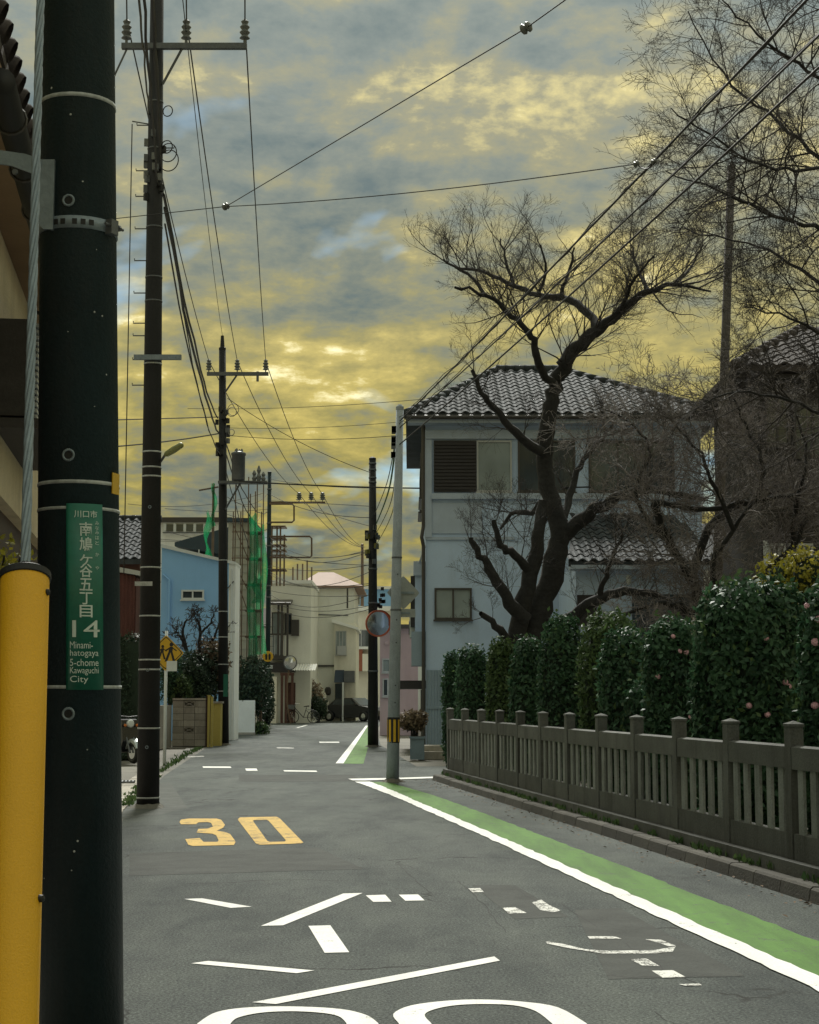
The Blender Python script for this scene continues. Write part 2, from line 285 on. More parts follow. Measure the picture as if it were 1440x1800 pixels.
# ------------------------------------------------------------------ mesh helpers
ORG = {}
def V(*a): return Vector(a)
class MB:
    def __init__(s, T=None): s.v = []; s.f = []; s.T = T
    def add(s, vs, fs):
        o = len(s.v)
        s.v += [tuple(s.T @ Vector(p)) for p in vs] if s.T is not None else [tuple(p) for p in vs]
        s.f += [tuple(i + o for i in f) for f in fs]; return s
    def box(s, x0, x1, y0, y1, z0, z1):
        return s.add([(x0, y0, z0), (x1, y0, z0), (x1, y1, z0), (x0, y1, z0), (x0, y0, z1), (x1, y0, z1), (x1, y1, z1), (x0, y1, z1)],
                     [(0, 3, 2, 1), (4, 5, 6, 7), (0, 1, 5, 4), (1, 2, 6, 5), (2, 3, 7, 6), (3, 0, 4, 7)])
    def prism(s, poly, axis, a0, a1):
        """2D outline extruded: axis 'y' uses (x,z) points, 'x' uses (y,z), 'z' uses (x,y)"""
        n = len(poly)
        def mk(p, a): return {'y': (p[0], a, p[1]), 'x': (a, p[0], p[1]), 'z': (p[0], p[1], a)}[axis]
        vs = [mk(p, a0) for p in poly] + [mk(p, a1) for p in poly]
        return s.add(vs, [tuple(range(n)), tuple(range(2 * n - 1, n - 1, -1))] + [(i, i + n, (i + 1) % n + n, (i + 1) % n) for i in range(n)])
    def tube(s, pts, r, n=8, caps=True):
        pts = [Vector(p) for p in pts]; k = len(pts)
        rs = r if isinstance(r, (list, tuple)) else [r] * k
        d = (pts[1] - pts[0]).normalized()
        u = d.cross(Vector((0, 0, 1)));
        if u.length < 1e-3: u = d.cross(Vector((1, 0, 0)))
        u.normalize(); vs = []; fs = []
        for i, p in enumerate(pts):
            d = (pts[min(i + 1, k - 1)] - pts[max(i - 1, 0)]).normalized()
            u = (u - d * u.dot(d)).normalized(); w = d.cross(u)
            for j in range(n):
                a = 2 * math.pi * j / n
                vs.append(p + (u * math.cos(a) + w * math.sin(a)) * rs[i])
        for i in range(k - 1):
            for j in range(n):
                fs.append((i * n + j, i * n + (j + 1) % n, (i + 1) * n + (j + 1) % n, (i + 1) * n + j))
        if caps: fs += [tuple(range(n - 1, -1, -1)), tuple(range((k - 1) * n, k * n))]
        return s.add(vs, fs)
    def cyl(s, p0, p1, r0, r1=None, n=12): return s.tube([p0, p1], [r0, r0 if r1 is None else r1], n)
    def ring(s, c, axis, R0, r, n=20, k=6):
        c = Vector(c); a = Vector(axis).normalized(); u = a.orthogonal().normalized(); w = a.cross(u)
        vs = []; fs = []
        for i in range(n):
            t = 2 * math.pi * i / n; e = u * math.cos(t) + w * math.sin(t)
            for j in range(k):
                q = 2 * math.pi * j / k
                vs.append(c + e * (R0 + r * math.cos(q)) + a * (r * math.sin(q)))
        for i in range(n):
            for j in range(k):
                fs.append((i * k + j, ((i + 1) % n) * k + j, ((i + 1) % n) * k + (j + 1) % k, i * k + (j + 1) % k))
        return s.add(vs, fs)
    def lathe(s, c, prof, n=12, axis=(0, 0, 1)):
        c = Vector(c); a = Vector(axis).normalized(); u = a.orthogonal().normalized(); w = a.cross(u); vs = []; fs = []
        for (r, h) in prof:
            for j in range(n):
                t = 2 * math.pi * j / n; vs.append(c + a * h + (u * math.cos(t) + w * math.sin(t)) * max(r, 1e-4))
        for i in range(len(prof) - 1):
            for j in range(n): fs.append((i * n + j, i * n + (j + 1) % n, (i + 1) * n + (j + 1) % n, (i + 1) * n + j))
        return s.add(vs, fs)
    def mesh(s, name, mat, smooth=False, off=None):
        me = bpy.data.meshes.new(name)
        vs = s.v if off is None else [(a - off[0], b_ - off[1], c - off[2]) for a, b_, c in s.v]
        me.from_pydata(vs, [], s.f); me.materials.append(mat)
        if smooth: me.polygons.foreach_set('use_smooth', [True] * len(me.polygons))
        me.update(); return me
    def build(s, name, mat, parent=None, smooth=False, org=None):
        if isinstance(mat, str): mat = m[mat]
        off = ORG[parent.name] if parent is not None else (org if org is not None else (0, 0, 0))
        o = bpy.data.objects.new(name, s.mesh(name, mat, smooth, off)); COL.objects.link(o)
        if parent is not None: o.parent = parent
        else: o.location = off
        ORG[o.name] = tuple(off); return o
def link(name, me, parent, loc, rot=(0, 0, 0), scale=(1, 1, 1)):
    """a copy sharing mesh data, at world position loc under parent"""
    o = bpy.data.objects.new(name, me); COL.objects.link(o); o.parent = parent; off = ORG[parent.name]
    o.location = (loc[0] - off[0], loc[1] - off[1], loc[2] - off[2]); o.rotation_euler = rot; o.scale = scale; return o
def tag(o, label=None, cat=None, group=None, kind=None):
    if label: o['label'] = label
    if cat: o['category'] = cat
    if group: o['group'] = group
    if kind: o['kind'] = kind
    return o
def thing(name, label, cat, loc=(0, 0, 0), group=None):
    o = bpy.data.objects.new(name, None); COL.objects.link(o); o.location = loc; o.empty_display_size = 0.2
    ORG[o.name] = tuple(loc); return tag(o, label, cat, group)
def np_mesh(name, verts, quads, mat, smooth=False):
    me = bpy.data.meshes.new(name); nv, nq = len(verts), len(quads)
    me.vertices.add(nv); me.vertices.foreach_set('co', np.asarray(verts, dtype=np.float32).ravel())
    k = quads.shape[1]
    me.loops.add(nq * k); me.loops.foreach_set('vertex_index', quads.astype(np.int32).ravel())
    me.polygons.add(nq); me.polygons.foreach_set('loop_start', np.arange(0, nq * k, k, dtype=np.int32))
    me.polygons.foreach_set('loop_total', np.full(nq, k, dtype=np.int32))
    if smooth: me.polygons.foreach_set('use_smooth', np.ones(nq, dtype=bool))
    me.materials.append(mat); me.update(calc_edges=True); me.validate(); return me
def np_obj(name, verts, quads, mat, parent=None, smooth=False):
    off = np.array(ORG[parent.name]) if parent is not None else np.zeros(3)
    o = bpy.data.objects.new(name, np_mesh(name, verts - off, quads, m[mat], smooth)); COL.objects.link(o)
    if parent is not None: o.parent = parent; ORG[o.name] = ORG[parent.name]
    return o
def frame(origin, u):
    """local x along u (horizontal), local y = into the wall (away from the viewer side), z up"""
    u = Vector((u[0], u[1], 0)).normalized(); n = Vector((-u.y, u.x, 0))
    return Matrix(((u.x, n.x, 0, origin[0]), (u.y, n.y, 0, origin[1]), (0, 0, 1, origin[2] if len(origin) > 2 else 0), (0, 0, 0, 1)))
I4 = Matrix.Identity(4)
def window(root, T, x0, x1, z0, z1, y=0.0, n=2, fm='alu', gm='glass', t=0.05, d=0.07, sill=True):
    """frame proud of the wall plane y (outward is -y), panes behind it"""
    f = MB(T); yo = y - d
    f.box(x0 - t, x0, yo, y + 0.02, z0 - t, z1 + t).box(x1, x1 + t, yo, y + 0.02, z0 - t, z1 + t)
    f.box(x0, x1, yo, y + 0.02, z1, z1 + t).box(x0, x1, yo, y + 0.02, z0 - t, z0)
    for i in range(1, n):
        xm = x0 + (x1 - x0) * i / n; f.box(xm - t * 0.45, xm + t * 0.45, yo + 0.012, y + 0.018, z0, z1)
    w = f.build('window', fm, root)
    for i in range(n):
        a = x0 + (x1 - x0) * i / n; c = x0 + (x1 - x0) * (i + 1) / n
        MB(T).box(a + 0.002, c - 0.002, y - 0.03 + 0.012 * (i % 2), y - 0.012 + 0.012 * (i % 2), z0 + 0.002, z1 - 0.002).build('pane', gm, w)
    if sill: MB(T).box(x0 - t * 1.6, x1 + t * 1.6, y - d - 0.05, y + 0.015, z0 - t - 0.05, z0 - t - 0.003).build('sill', fm, w)
    return w

# ------------------------------------------------------------------ the setting: ground, road, paint, kerb
SL = -0.1416                                     # the near road runs slightly leftwards
ground = MB().add([(-400, -60, -0.03), (400, -60, -0.03), (400, 900, -0.03), (-400, 900, -0.03)], [(0, 1, 2, 3)]).build('ground', 'ground')
tag(ground, kind='structure')
LE = [(0.1, -6), (-0.62, 0), (-1.55, 6.6), (-3.75, 22.2), (-4.7, 32), (-6.15, 51), (-7.0, 68), (-7.6, 86), (-8.4, 104), (-8.8, 118)]
RE = [(5.5, -6), (4.714, 0), (0.437, 30.2), (12, 31.9), (14, 36.6), (0.15, 36.2), (-0.9, 52), (-1.5, 75), (-1.7, 100), (8, 105), (8, 118)]
poly = LE + RE[::-1]
road = MB().add([(x, y, 0.0) for x, y in poly], [tuple(range(len(poly)))[::-1]]).build('road', 'asphalt')
tag(road, kind='structure')
Z1, Z2 = 0.004, 0.008
def flat(name, pts, mat, z=Z1):                  # painted patch, photo pixels traced onto the road surface
    p = [G(*q) for q in pts]; p = [(a.x, a.y, z) for a in p]
    ar = sum(p[i][0] * p[(i + 1) % len(p)][1] - p[(i + 1) % len(p)][0] * p[i][1] for i in range(len(p)))
    return MB().add(p, [tuple(range(len(p))) if ar > 0 else tuple(range(len(p)))[::-1]]).build(name, mat, road)
def gap_strip(name, left, right, mat, z=Z1):     # two edges in metres (x, y)
    k = len(left); vs = [(x, y, z) for x, y in left] + [(x, y, z) for x, y in right]
    return MB().add(vs, [(i, i + k, i + k + 1, i + 1) for i in range(k - 1)]).build(name, mat, road)
rr = random.Random(4)
def jag(pts, amp, step=0.18):
    out = []
    for (a, b_) in zip(pts, pts[1:]):
        n = max(1, int(math.dist(a, b_) / step))
        for i in range(n): t = i / n; out.append((a[0] + (b_[0] - a[0]) * t + rr.uniform(-amp, amp), a[1] + (b_[1] - a[1]) * t))
    out.append(pts[-1]); return out
def edge(a, ys): return [(a(y) + SL * y, y) for y in ys]
ys = [3.0 + 0.9 * i for i in range(30)] + [29.6]
la = lambda y: 3.31 + 0.05 * math.sin((y - 8) / 22 * 3.14) - max(0, (y - 24)) ** 2 * 0.0033
ll = edge(la, ys); lr = edge(lambda y: la(y) + 0.165 + max(0, (y - 24)) * 0.02, ys)
gr = edge(lambda y: la(y) + 0.66 - max(0, (y - 25)) * 0.02, ys)
def resamp(e, n=150):
    out = []
    for i in range(n):
        t = i / (n - 1) * (len(e) - 1); j = min(int(t), len(e) - 2); f = t - j
        out.append((e[j][0] + (e[j + 1][0] - e[j][0]) * f, e[j][1] + (e[j + 1][1] - e[j][1]) * f))
    return out
def rough(e, amp): return [(x + rr.uniform(-amp, amp), y) for x, y in resamp(e)]
gap_strip('white_edge_line', rough(ll, 0.012), rough(lr, 0.014), 'white_paint', Z2)
gap_strip('green_walking_lane', resamp([(x + 0.02, y) for x, y in ll]), rough(gr, 0.016), 'green_paint', Z1)
flat('white_stop_line', [(612, 1370), (690, 1368.6), (776, 1366), (776, 1368.6), (690, 1371.5), (640, 1373.2), (620, 1373)], 'white_paint', Z2 + 0.004)
flat('white_edge_line', [(590, 1342.5), (604, 1342.5), (647, 1276), (643, 1276)], 'white_paint', Z2)
flat('green_walking_lane', [(603, 1342.8), (639, 1342.8), (651, 1300), (652, 1278), (646, 1278)], 'green_paint')
flat('lane_dash', [(356, 1347.5), (405, 1347.8), (407, 1350.2), (357, 1350)], 'white_paint')
flat('lane_dash', [(431, 1351.3), (451, 1351.3), (453, 1355.2), (433, 1355.2)], 'white_paint')
flat('lane_dash', [(498, 1354.3), (556, 1355), (558, 1357.2), (500, 1356.4)], 'white_paint')
flat('lane_dash', [(561, 1304), (596, 1304), (597, 1306), (562, 1306)], 'white_paint')
flat('lane_dash', [(486, 1314), (516, 1314.5), (517, 1316), (488, 1315.6)], 'worn_paint')
flat('lane_dash', [(520, 1279.5), (540, 1274), (541, 1275), (524, 1280)], 'worn_paint')
flat('lane_dash', [(325, 1330), (358, 1329), (359, 1330.6), (327, 1331.8)], 'worn_paint')
c6 = lambda L: [(200 + a * 0.5556, 1240 + b_ * 0.5556) for a, b_ in L]
flat('speed_limit_digit', c6([(213, 377), (208, 370), (213, 362), (240, 359), (325, 359), (340, 363), (352, 379), (346, 388), (326, 398), (350, 401), (368, 408), (386, 432), (380, 443), (250, 446), (236, 442),
      (226, 424), (272, 421), (284, 433), (328, 433), (332, 428), (324, 412), (312, 407), (262, 403), (268, 392), (296, 391), (314, 385), (308, 373), (298, 370), (268, 371), (260, 377)]), 'orange_paint')
o1 = c6([(392, 362), (400, 355), (515, 353), (525, 358), (600, 435), (592, 438), (462, 442), (450, 438)]); i1 = c6([(440, 366), (444, 364), (484, 363), (490, 366), (545, 428), (541, 432), (494, 433), (486, 430)])
def ring_flat(name, o, i, mat, z=Z1):
    k = len(o); p = [G(*q) for q in o + i]
    return MB().add([(a.x, a.y, z) for a in p], [(j, (j + 1) % k, (j + 1) % k + k, j + k)[::-1] for j in range(k)]).build(name, mat, road)
ring_flat('speed_limit_digit', o1, i1, 'orange_paint')
c9 = lambda L: [(300 + a * 0.5278, 1540 + b_ * 0.5278) for a, b_ in L]
for L in ([(45, 78), (105, 76), (270, 104), (200, 108)], [(300, 168), (375, 166), (640, 58), (575, 60)], [(650, 66), (715, 64), (736, 87), (675, 88)],
          [(760, 64), (825, 63), (846, 83), (782, 84)], [(459, 168), (532, 166), (595, 256), (513, 258)], [(68, 293), (125, 285), (478, 317), (420, 326)],
          [(272, 423), (350, 429), (1097, 284), (1078, 270)]):
    flat('white_road_stroke', c9(L), 'white_paint')
def cat2(p, n=29):
    out = []
    for j in range(n):
        x = j / (n - 1) * (len(p) - 1); i = min(int(x), len(p) - 2); t = x - i; a, b_, c, d = p[max(i - 1, 0)], p[i], p[i + 1], p[min(i + 2, len(p) - 1)]
        out.append(tuple(0.5 * (2 * b_[q] + (c[q] - a[q]) * t + (2 * a[q] - 5 * b_[q] + 4 * c[q] - d[q]) * t * t + (3 * b_[q] - a[q] - 3 * c[q] + d[q]) * t ** 3) for q in (0, 1)))
    return out
for outer, inner in (([(90, 493), (150, 457), (250, 441), (400, 437), (560, 445), (650, 465), (692, 493)], [(200, 493), (225, 474), (300, 458), (400, 453), (500, 458), (560, 470), (586, 493)]),
                     ([(760, 493), (742, 462), (800, 434), (920, 418), (1040, 414), (1170, 421), (1290, 440), (1385, 493)], [(868, 493), (846, 465), (880, 446), (950, 433), (1040, 429), (1140, 433), (1215, 452), (1270, 493)])):
    po = [G(*q) for q in cat2(c9(outer))]; pi = [G(*q) for q in cat2(c9(inner))]; nn0 = min(len(po), len(pi)); po, pi = po[:nn0], pi[:nn0]; ye = min(p.y for p in po) - 0.25
    po += [Vector((p.x + 0.02, 2 * ye - p.y, 0)) for p in reversed(po)]; pi += [Vector((p.x + 0.02, 2 * ye - p.y, 0)) for p in reversed(pi)]
    k = len(po); MB().add([(p.x, p.y, Z1) for p in po + pi], [(j, (j + 1) % k, (j + 1) % k + k, j + k)[::-1] for j in range(k)]).build('white_road_character', 'white_paint', road)
c7 = lambda L: [(700 + a * 0.5139, 1350 + b_ * 0.5139) for a, b_ in L]
for L in ([(240, 414), (280, 412), (293, 426), (255, 427)], [(357, 480), (400, 478), (440, 498), (378, 500)], [(458, 462), (490, 452), (515, 470), (558, 490), (530, 495), (487, 488)],
          [(648, 578), (740, 578), (765, 586), (655, 586)], [(505, 595), (560, 603), (640, 622), (720, 628), (880, 625), (950, 612), (940, 630), (880, 637), (700, 637), (580, 618), (510, 603)],
          [(845, 588), (900, 590), (950, 610), (925, 612), (890, 600)], [(792, 656), (850, 654), (895, 680), (835, 678)], [(868, 696), (940, 694), (985, 718), (905, 720)], [(960, 742), (1030, 740), (1040, 746), (985, 748)]):
    flat('faded_white_mark', c7(L), 'worn_paint')
m['crack'] = MAT('filled_crack', (0.022, 0.022, 0.021), 0.9, 0.2, 5)
def patch(pts, k):
    mt = MAT('patched_asphalt', sc3((0.082, 0.088, 0.082), k), 0.88, 0.3, 3.0, bmp=0.8, fine=60, spec=0.2); flat('asphalt_patch', pts, mt, 0.0015)
patch([(1010, 1600), (1090, 1597), (1310, 1716), (1070, 1722)], 0.82); patch([(830, 1556), (905, 1556), (1000, 1612), (905, 1616)], 0.86)
patch([(213, 1380), (300, 1376), (330, 1420), (282, 1432), (213, 1440)], 1.2); patch([(420, 1362), (620, 1362), (640, 1374), (420, 1374)], 0.85); patch([(228, 1500), (560, 1490), (640, 1528), (228, 1540)], 0.9)
def crack(pts, w=0.006):
    p = [G(*q) for q in pts]; L = []; Rr = []
    q = []
    for a, b_ in zip(p, p[1:]):
        for i in range(6): t = i / 6; q.append(a.lerp(b_, t) + Vector((rr.uniform(-.012, .012), rr.uniform(-.03, .03), 0)))
    q.append(p[-1])
    for i, a in enumerate(q):
        d = (q[min(i + 1, len(q) - 1)] - q[max(i - 1, 0)]); n = Vector((-d.y, d.x, 0)).normalized() * w * rr.uniform(0.3, 0.6)
        L.append((a.x + n.x, a.y + n.y)); Rr.append((a.x - n.x, a.y - n.y))
    gap_strip('road_crack', L, Rr, m['crack'], 0.002)
for L in ([(700, 1520), (735, 1552), (765, 1578)], [(805, 1548), (850, 1590), (890, 1640)], [(1058, 1716), (1170, 1720), (1300, 1717)], [(1100, 1660), (1170, 1706), (1235, 1732)], [(985, 1588), (1050, 1630)],
          [(905, 1560), (960, 1598)], [(640, 1490), (720, 1478), (800, 1486)], [(1150, 1780), (1185, 1800)], [(230, 1342), (420, 1338), (600, 1344)], [(260, 1527), (500, 1523), (760, 1528)]):
    crack(L)

KO = Vector((0.437, 30.2, 0)); KU = Vector((-SL, -1.0)).normalized()      # kerb corner, and direction towards the camera
TK = frame(KO, KU)
kerb = tag(MB(TK).box(0, 27.0, 0.13, 0.19, -0.02, 0.085).build('kerb', 'mortar', org=tuple(KO)), kind='structure')
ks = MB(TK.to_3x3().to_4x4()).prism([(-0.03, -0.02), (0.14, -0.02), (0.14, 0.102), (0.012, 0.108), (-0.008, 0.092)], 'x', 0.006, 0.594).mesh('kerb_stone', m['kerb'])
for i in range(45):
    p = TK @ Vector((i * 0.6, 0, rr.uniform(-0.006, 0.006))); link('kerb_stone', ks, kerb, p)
# corner return of the kerb along the side street
TK2 = frame(KO + Vector((0.04, 0.02, 0)), (1, 0.145))
for i in range(14):
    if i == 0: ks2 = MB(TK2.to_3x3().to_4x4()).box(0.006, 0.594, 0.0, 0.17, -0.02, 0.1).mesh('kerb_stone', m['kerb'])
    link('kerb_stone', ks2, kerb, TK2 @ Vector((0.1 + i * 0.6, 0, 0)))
garden = MB(TK).box(0, 27.0, 0.19, 9.0, -0.02, 0.17).build('garden_bed', 'soil'); tag(garden, kind='structure')
# concrete gutter strip on the left-hand side
gut = MB()
for a, b_ in zip(LE, LE[1:]):
    gut.add([(a[0] - 0.55, a[1], 0.0), (a[0] + 0.0, a[1], 0.0), (b_[0] + 0.0, b_[1], 0.0), (b_[0] - 0.55, b_[1], 0.0)], [(0, 1, 2, 3)])
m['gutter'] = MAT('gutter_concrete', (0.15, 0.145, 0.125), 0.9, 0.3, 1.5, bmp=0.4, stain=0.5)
gutter = tag(gut.build('gutter', 'gutter'), kind='structure')
cvm = MB().box(-0.24, 0.24, -0.29, 0.29, -0.01, 0.02).mesh('cover_slab', m['block'])
for i in range(52):
    y = 1.0 + i * 0.6 + 0.3
    for a, b_ in zip(LE, LE[1:]):
        if a[1] <= y < b_[1]:
            t = (y - a[1]) / (b_[1] - a[1]); x = a[0] + (b_[0] - a[0]) * t - 0.29
            link('cover_slab', cvm, gutter, (x, y, 0.0 + rr.uniform(-0.004, 0.004)), (0, 0, math.atan2(-(b_[0] - a[0]), b_[1] - a[1])))
gr_ = MB()
for k in range(9): gr_.box(-0.26 + k * 0.06, -0.235 + k * 0.06, -0.18, 0.18, 0, 0.03)
gr_.box(-0.29, 0.27, -0.2, -0.17, 0, 0.03).box(-0.29, 0.27, 0.17, 0.2, 0, 0.03)
gp = G(222, 1378); dg = gr_.build('drain_grate', 'steel'); dg.location = (gp.x - 0.12, gp.y, 0.022); dg.rotation_euler = (0, 0, 0.14)
tag(dg, 'rusty steel drain grate in the gutter slab behind dark roadside poles', 'drain grate')

# ------------------------------------------------------------------ stone fence
FT = TK
fence = thing('stone_fence', 'weathered concrete picket fence with capped square posts beside the kerb', 'fence', tuple(TK @ Vector((0, 0.3, 0.1))))
R3 = TK.to_3x3().to_4x4()
BAY = 1.533; S0 = -0.62 + 0.62 + 0.02
pm = []
for k in range(3):
    q = random.Random(k); w, d = 0.066, 0.056
    b_ = MB(R3).box(-w, w, -d, d, 0, 1.055 + q.uniform(-0.006, 0.006))
    z0 = 1.056; b_.add([(-w - 0.006, -d - 0.008, z0), (w + 0.006, -d - 0.008, z0), (w + 0.006, d + 0.008, z0), (-w - 0.006, d + 0.008, z0),
                        (-w - 0.006, -d - 0.008, z0 + 0.022), (w + 0.006, -d - 0.008, z0 + 0.022), (w + 0.006, d + 0.008, z0 + 0.022), (-w - 0.006, d + 0.008, z0 + 0.022), (0, 0, z0 + 0.048)],
                       [(3, 2, 1, 0), (0, 1, 5, 4), (1, 2, 6, 5), (2, 3, 7, 6), (3, 0, 4, 7), (4, 5, 8), (5, 6, 8), (6, 7, 8), (7, 4, 8)])
    pm.append(b_.mesh('post', m['fence']))
half = BAY / 2 - 0.077
rail = MB(R3).prism([(-0.05, 0), (0.05, 0), (0.05, 0.175), (0.0, 0.19), (-0.05, 0.175)], 'x', -half, half).mesh('rail', m['fence'])
slab = MB(R3).box(-half, half, -0.045, 0.045, 0, 0.205).mesh('base_slab', m['fence'])
pick = [MB(R3).box(-0.058, 0.058, -0.012, 0.012, 0, 0.505 + 0.01).mesh('picket', m[x]) for x in ('fence_lit', 'fence_lit', 'fence_lit')]
MB(TK).box(0.0, 27.0, 0.17, 0.44, 0.085, 0.205).build('plinth', 'fence', fence)
for i in range(17):
    s = 0.07 + i * BAY
    P = TK @ Vector((s, 0.3, 0.205)); link('post', pm[i % 3], fence, P, (rr.uniform(-.006, .006), rr.uniform(-.006, .006), 0))
    if i == 16: break
    c = s + BAY / 2
    link('base_slab', slab, fence, TK @ Vector((c, 0.3, 0.207)))
    link('rail', rail, fence, TK @ Vector((c, 0.3, 0.92 + rr.uniform(-0.006, 0.006))))
    for k in range(5):
        link('picket', pick[rr.randrange(3)], fence, TK @ Vector((c - half + (k + 0.5) * 2 * half / 5, 0.275 + rr.uniform(-.004, .004), 0.409)), (0, 0, rr.uniform(-.012, .012)))

# ------------------------------------------------------------------ camellia hedge bushes
def leaves(P, Nrm, size, rng, droop=0.35, jit=0.8):
    """one folded leaf (quad) per point P, roughly facing Nrm"""
    n = len(P)
    nr = Nrm + rng.normal(0, jit, (n, 3)); nr /= np.linalg.norm(nr, axis=1, keepdims=True)
    t = rng.normal(0, 1, (n, 3)); t[:, 2] -= droop; t -= nr * (t * nr).sum(1, keepdims=True); t /= np.linalg.norm(t, axis=1, keepdims=True)
    b_ = np.cross(nr, t); L = size * rng.uniform(0.7, 1.25, (n, 1)); w = L * 0.27
    v = np.empty((n, 4, 3)); v[:, 0] = P; v[:, 1] = P + t * L * 0.45 + b_ * w + nr * w * 0.35; v[:, 2] = P + t * L; v[:, 3] = P + t * L * 0.45 - b_ * w + nr * w * 0.35
    return v.reshape(-1, 3), np.arange(n * 4).reshape(n, 4)
def blob_points(n, rx, ry, rz, rng, e=3.2, shell=(0.86, 1.03), lump=0.07):
    out = []; nn = []; have = 0; ph = rng.uniform(0, 6, 6)
    while have < n:
        q = rng.uniform(-1.12, 1.12, (n * 6, 3))
        rad = np.sqrt(q[:, 0] ** 2 + q[:, 1] ** 2)
        f = (rad ** e + np.abs(q[:, 2]) ** e) ** (1 / e)
        th = np.arctan2(q[:, 1], q[:, 0])
        f = f / (1 + lump * (np.sin(th * 3 + ph[0] + q[:, 2] * 2) + 0.7 * np.sin(th * 7 + ph[1]) * np.sin(q[:, 2] * 5 + ph[2]) + 0.5 * np.sin(q[:, 2] * 9 + th * 5 + ph[3])))
        k = (f > shell[0]) & (f < shell[1]); q = q[k]; rad = rad[k]
        g = np.stack([q[:, 0] * rad ** (e - 2) / rx, q[:, 1] * rad ** (e - 2) / ry, np.sign(q[:, 2]) * np.abs(q[:, 2]) ** (e - 1) / rz], 1)
        g /= np.linalg.norm(g, axis=1, keepdims=True) + 1e-9
        out.append(q * [rx, ry, rz]); nn.append(g); have += len(q)
    return np.concatenate(out)[:n], np.concatenate(nn)[:n]
flower = MB()
for k in range(7):
    a = 2 * math.pi * k / 7; flower.lathe((0.018 * math.cos(a), 0.018 * math.sin(a), 0), [(0.002, -0.004), (0.02, 0.004), (0.023, 0.012), (0.012, 0.02)], 6, (math.cos(a) * .5, math.sin(a) * .5, 1))
flower.lathe((0, 0, 0.008), [(0.004, 0), (0.012, 0.01), (0.004, 0.018)], 6)
flower_me = flower.mesh('flower', m['petal'])
def bush(px0, px1, top, label, nleaf, lsize, mat, seed, flowers=(), name='camellia_bush', line=5.78, deep=1.0, group='clipped camellias behind the stone fence', e=3.7):
    rng = np.random.default_rng(seed); pc = (px0 + px1) / 2; D = 2900 * line / (pc - 309); c = W(pc, 1200, D)
    rx = (px1 - px0) / 2 / F * D * 0.97; zt = fz(top, D); z0 = 0.12; rz = (zt - z0) / 2; ry = rx * deep
    root = thing(name, label, 'bush', (c.x, D, 0.17), group)
    P, Nn = blob_points(nleaf, rx, ry, rz, rng, e, (0.84, 1.02), 0.05); C = np.array([c.x, D, z0 + rz])
    v, f = leaves(P + C, Nn, lsize, rng, 0.35, 0.55); np_obj('leaves', v, f, mat, root)
    P2, N2 = blob_points(nleaf // 30, rx, ry, rz, rng, e, (0.98, 1.09)); v, f = leaves(P2 + C, N2 * 0.4, lsize, rng, -0.8); np_obj('young_leaves', v, f, 'camellia_dry', root)
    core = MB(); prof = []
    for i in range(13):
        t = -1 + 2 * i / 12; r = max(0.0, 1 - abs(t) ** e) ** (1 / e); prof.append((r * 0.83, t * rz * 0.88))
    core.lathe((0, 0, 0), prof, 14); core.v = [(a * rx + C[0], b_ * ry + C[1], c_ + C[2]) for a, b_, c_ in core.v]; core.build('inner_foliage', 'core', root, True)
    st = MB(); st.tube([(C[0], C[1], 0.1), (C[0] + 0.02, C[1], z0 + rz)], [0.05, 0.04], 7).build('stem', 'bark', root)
    for (fx_, fy_) in flowers:
        w_ = W(fx_, fy_, D); dx = (w_.x - C[0]) / rx; dz = abs(w_.z - C[2]) / rz
        rest = max(0.0, (1 - min(0.99, dz) ** e) ** (1 / e)) ** 2 - dx * dx; yo = C[1] - ry * math.sqrt(max(0.02, rest)) * 1.01
        link('flower', flower_me, root, (w_.x, yo, w_.z), (R(70), 0, rr.uniform(-.6, .6)), (rr.uniform(0.6, 0.95),) * 3)
    return root
bush(778, 812, 1150, 'slim dark camellia bush at the far corner post of the stone fence', 2600, 0.085, 'camellia', 1, line=5.6)
bush(800, 858, 1142, 'short rounded camellia bush next to the corner of the stone fence', 4200, 0.085, 'camellia', 2)
bush(854, 908, 1129, 'narrow camellia bush between two rounded ones near the cherry trunk', 4200, 0.085, 'camellia_dry', 3)
bush(896, 962, 1126, 'upright camellia bush in front of the big cherry trunk', 4600, 0.085, 'camellia', 4)
bush(947, 1030, 1090, 'tall flat-topped dark camellia bush right of the cherry trunk', 5600, 0.08, 'camellia', 5)
bush(1018, 1132, 1086, 'wide tall camellia bush with paler leaves than its neighbours', 7000, 0.08, 'camellia_dry', 6, line=6.05)
bush(1054, 1148, 1112, 'lower pale-leaved camellia bush in front of a taller wide one', 6000, 0.078, 'camellia', 7, line=5.7)
bush(1096, 1150, 1205, 'small low camellia bush tucked behind the fence posts', 2600, 0.075, 'camellia', 17, line=5.62)
bush(1128, 1236, 1098, 'camellia bush dotted with several pale pink blossoms', 8000, 0.078, 'camellia', 8, [(1188, 1146), (1199, 1148), (1210, 1181), (1177, 1120), (1151, 1190), (1205, 1260)])
bush(1220, 1424, 1030, 'largest, tallest dark camellia bush of the row, few pink blossoms', 17000, 0.075, 'camellia', 9, [(1329, 1125), (1363, 1200), (1370, 1207), (1331, 1255), (1300, 1240)], deep=0.85, line=5.9)
bush(1408, 1520, 1042, 'camellia bush with scattered pink blossoms beside the largest bush', 9000, 0.075, 'camellia', 10, [(1418, 1066), (1430, 1090), (1425, 1130), (1438, 1160), (1424, 1240)], line=5.75)
bush(1560, 1760, 1050, 'broad camellia bush beyond the blossoming one along the fence', 8000, 0.075, 'camellia', 11)

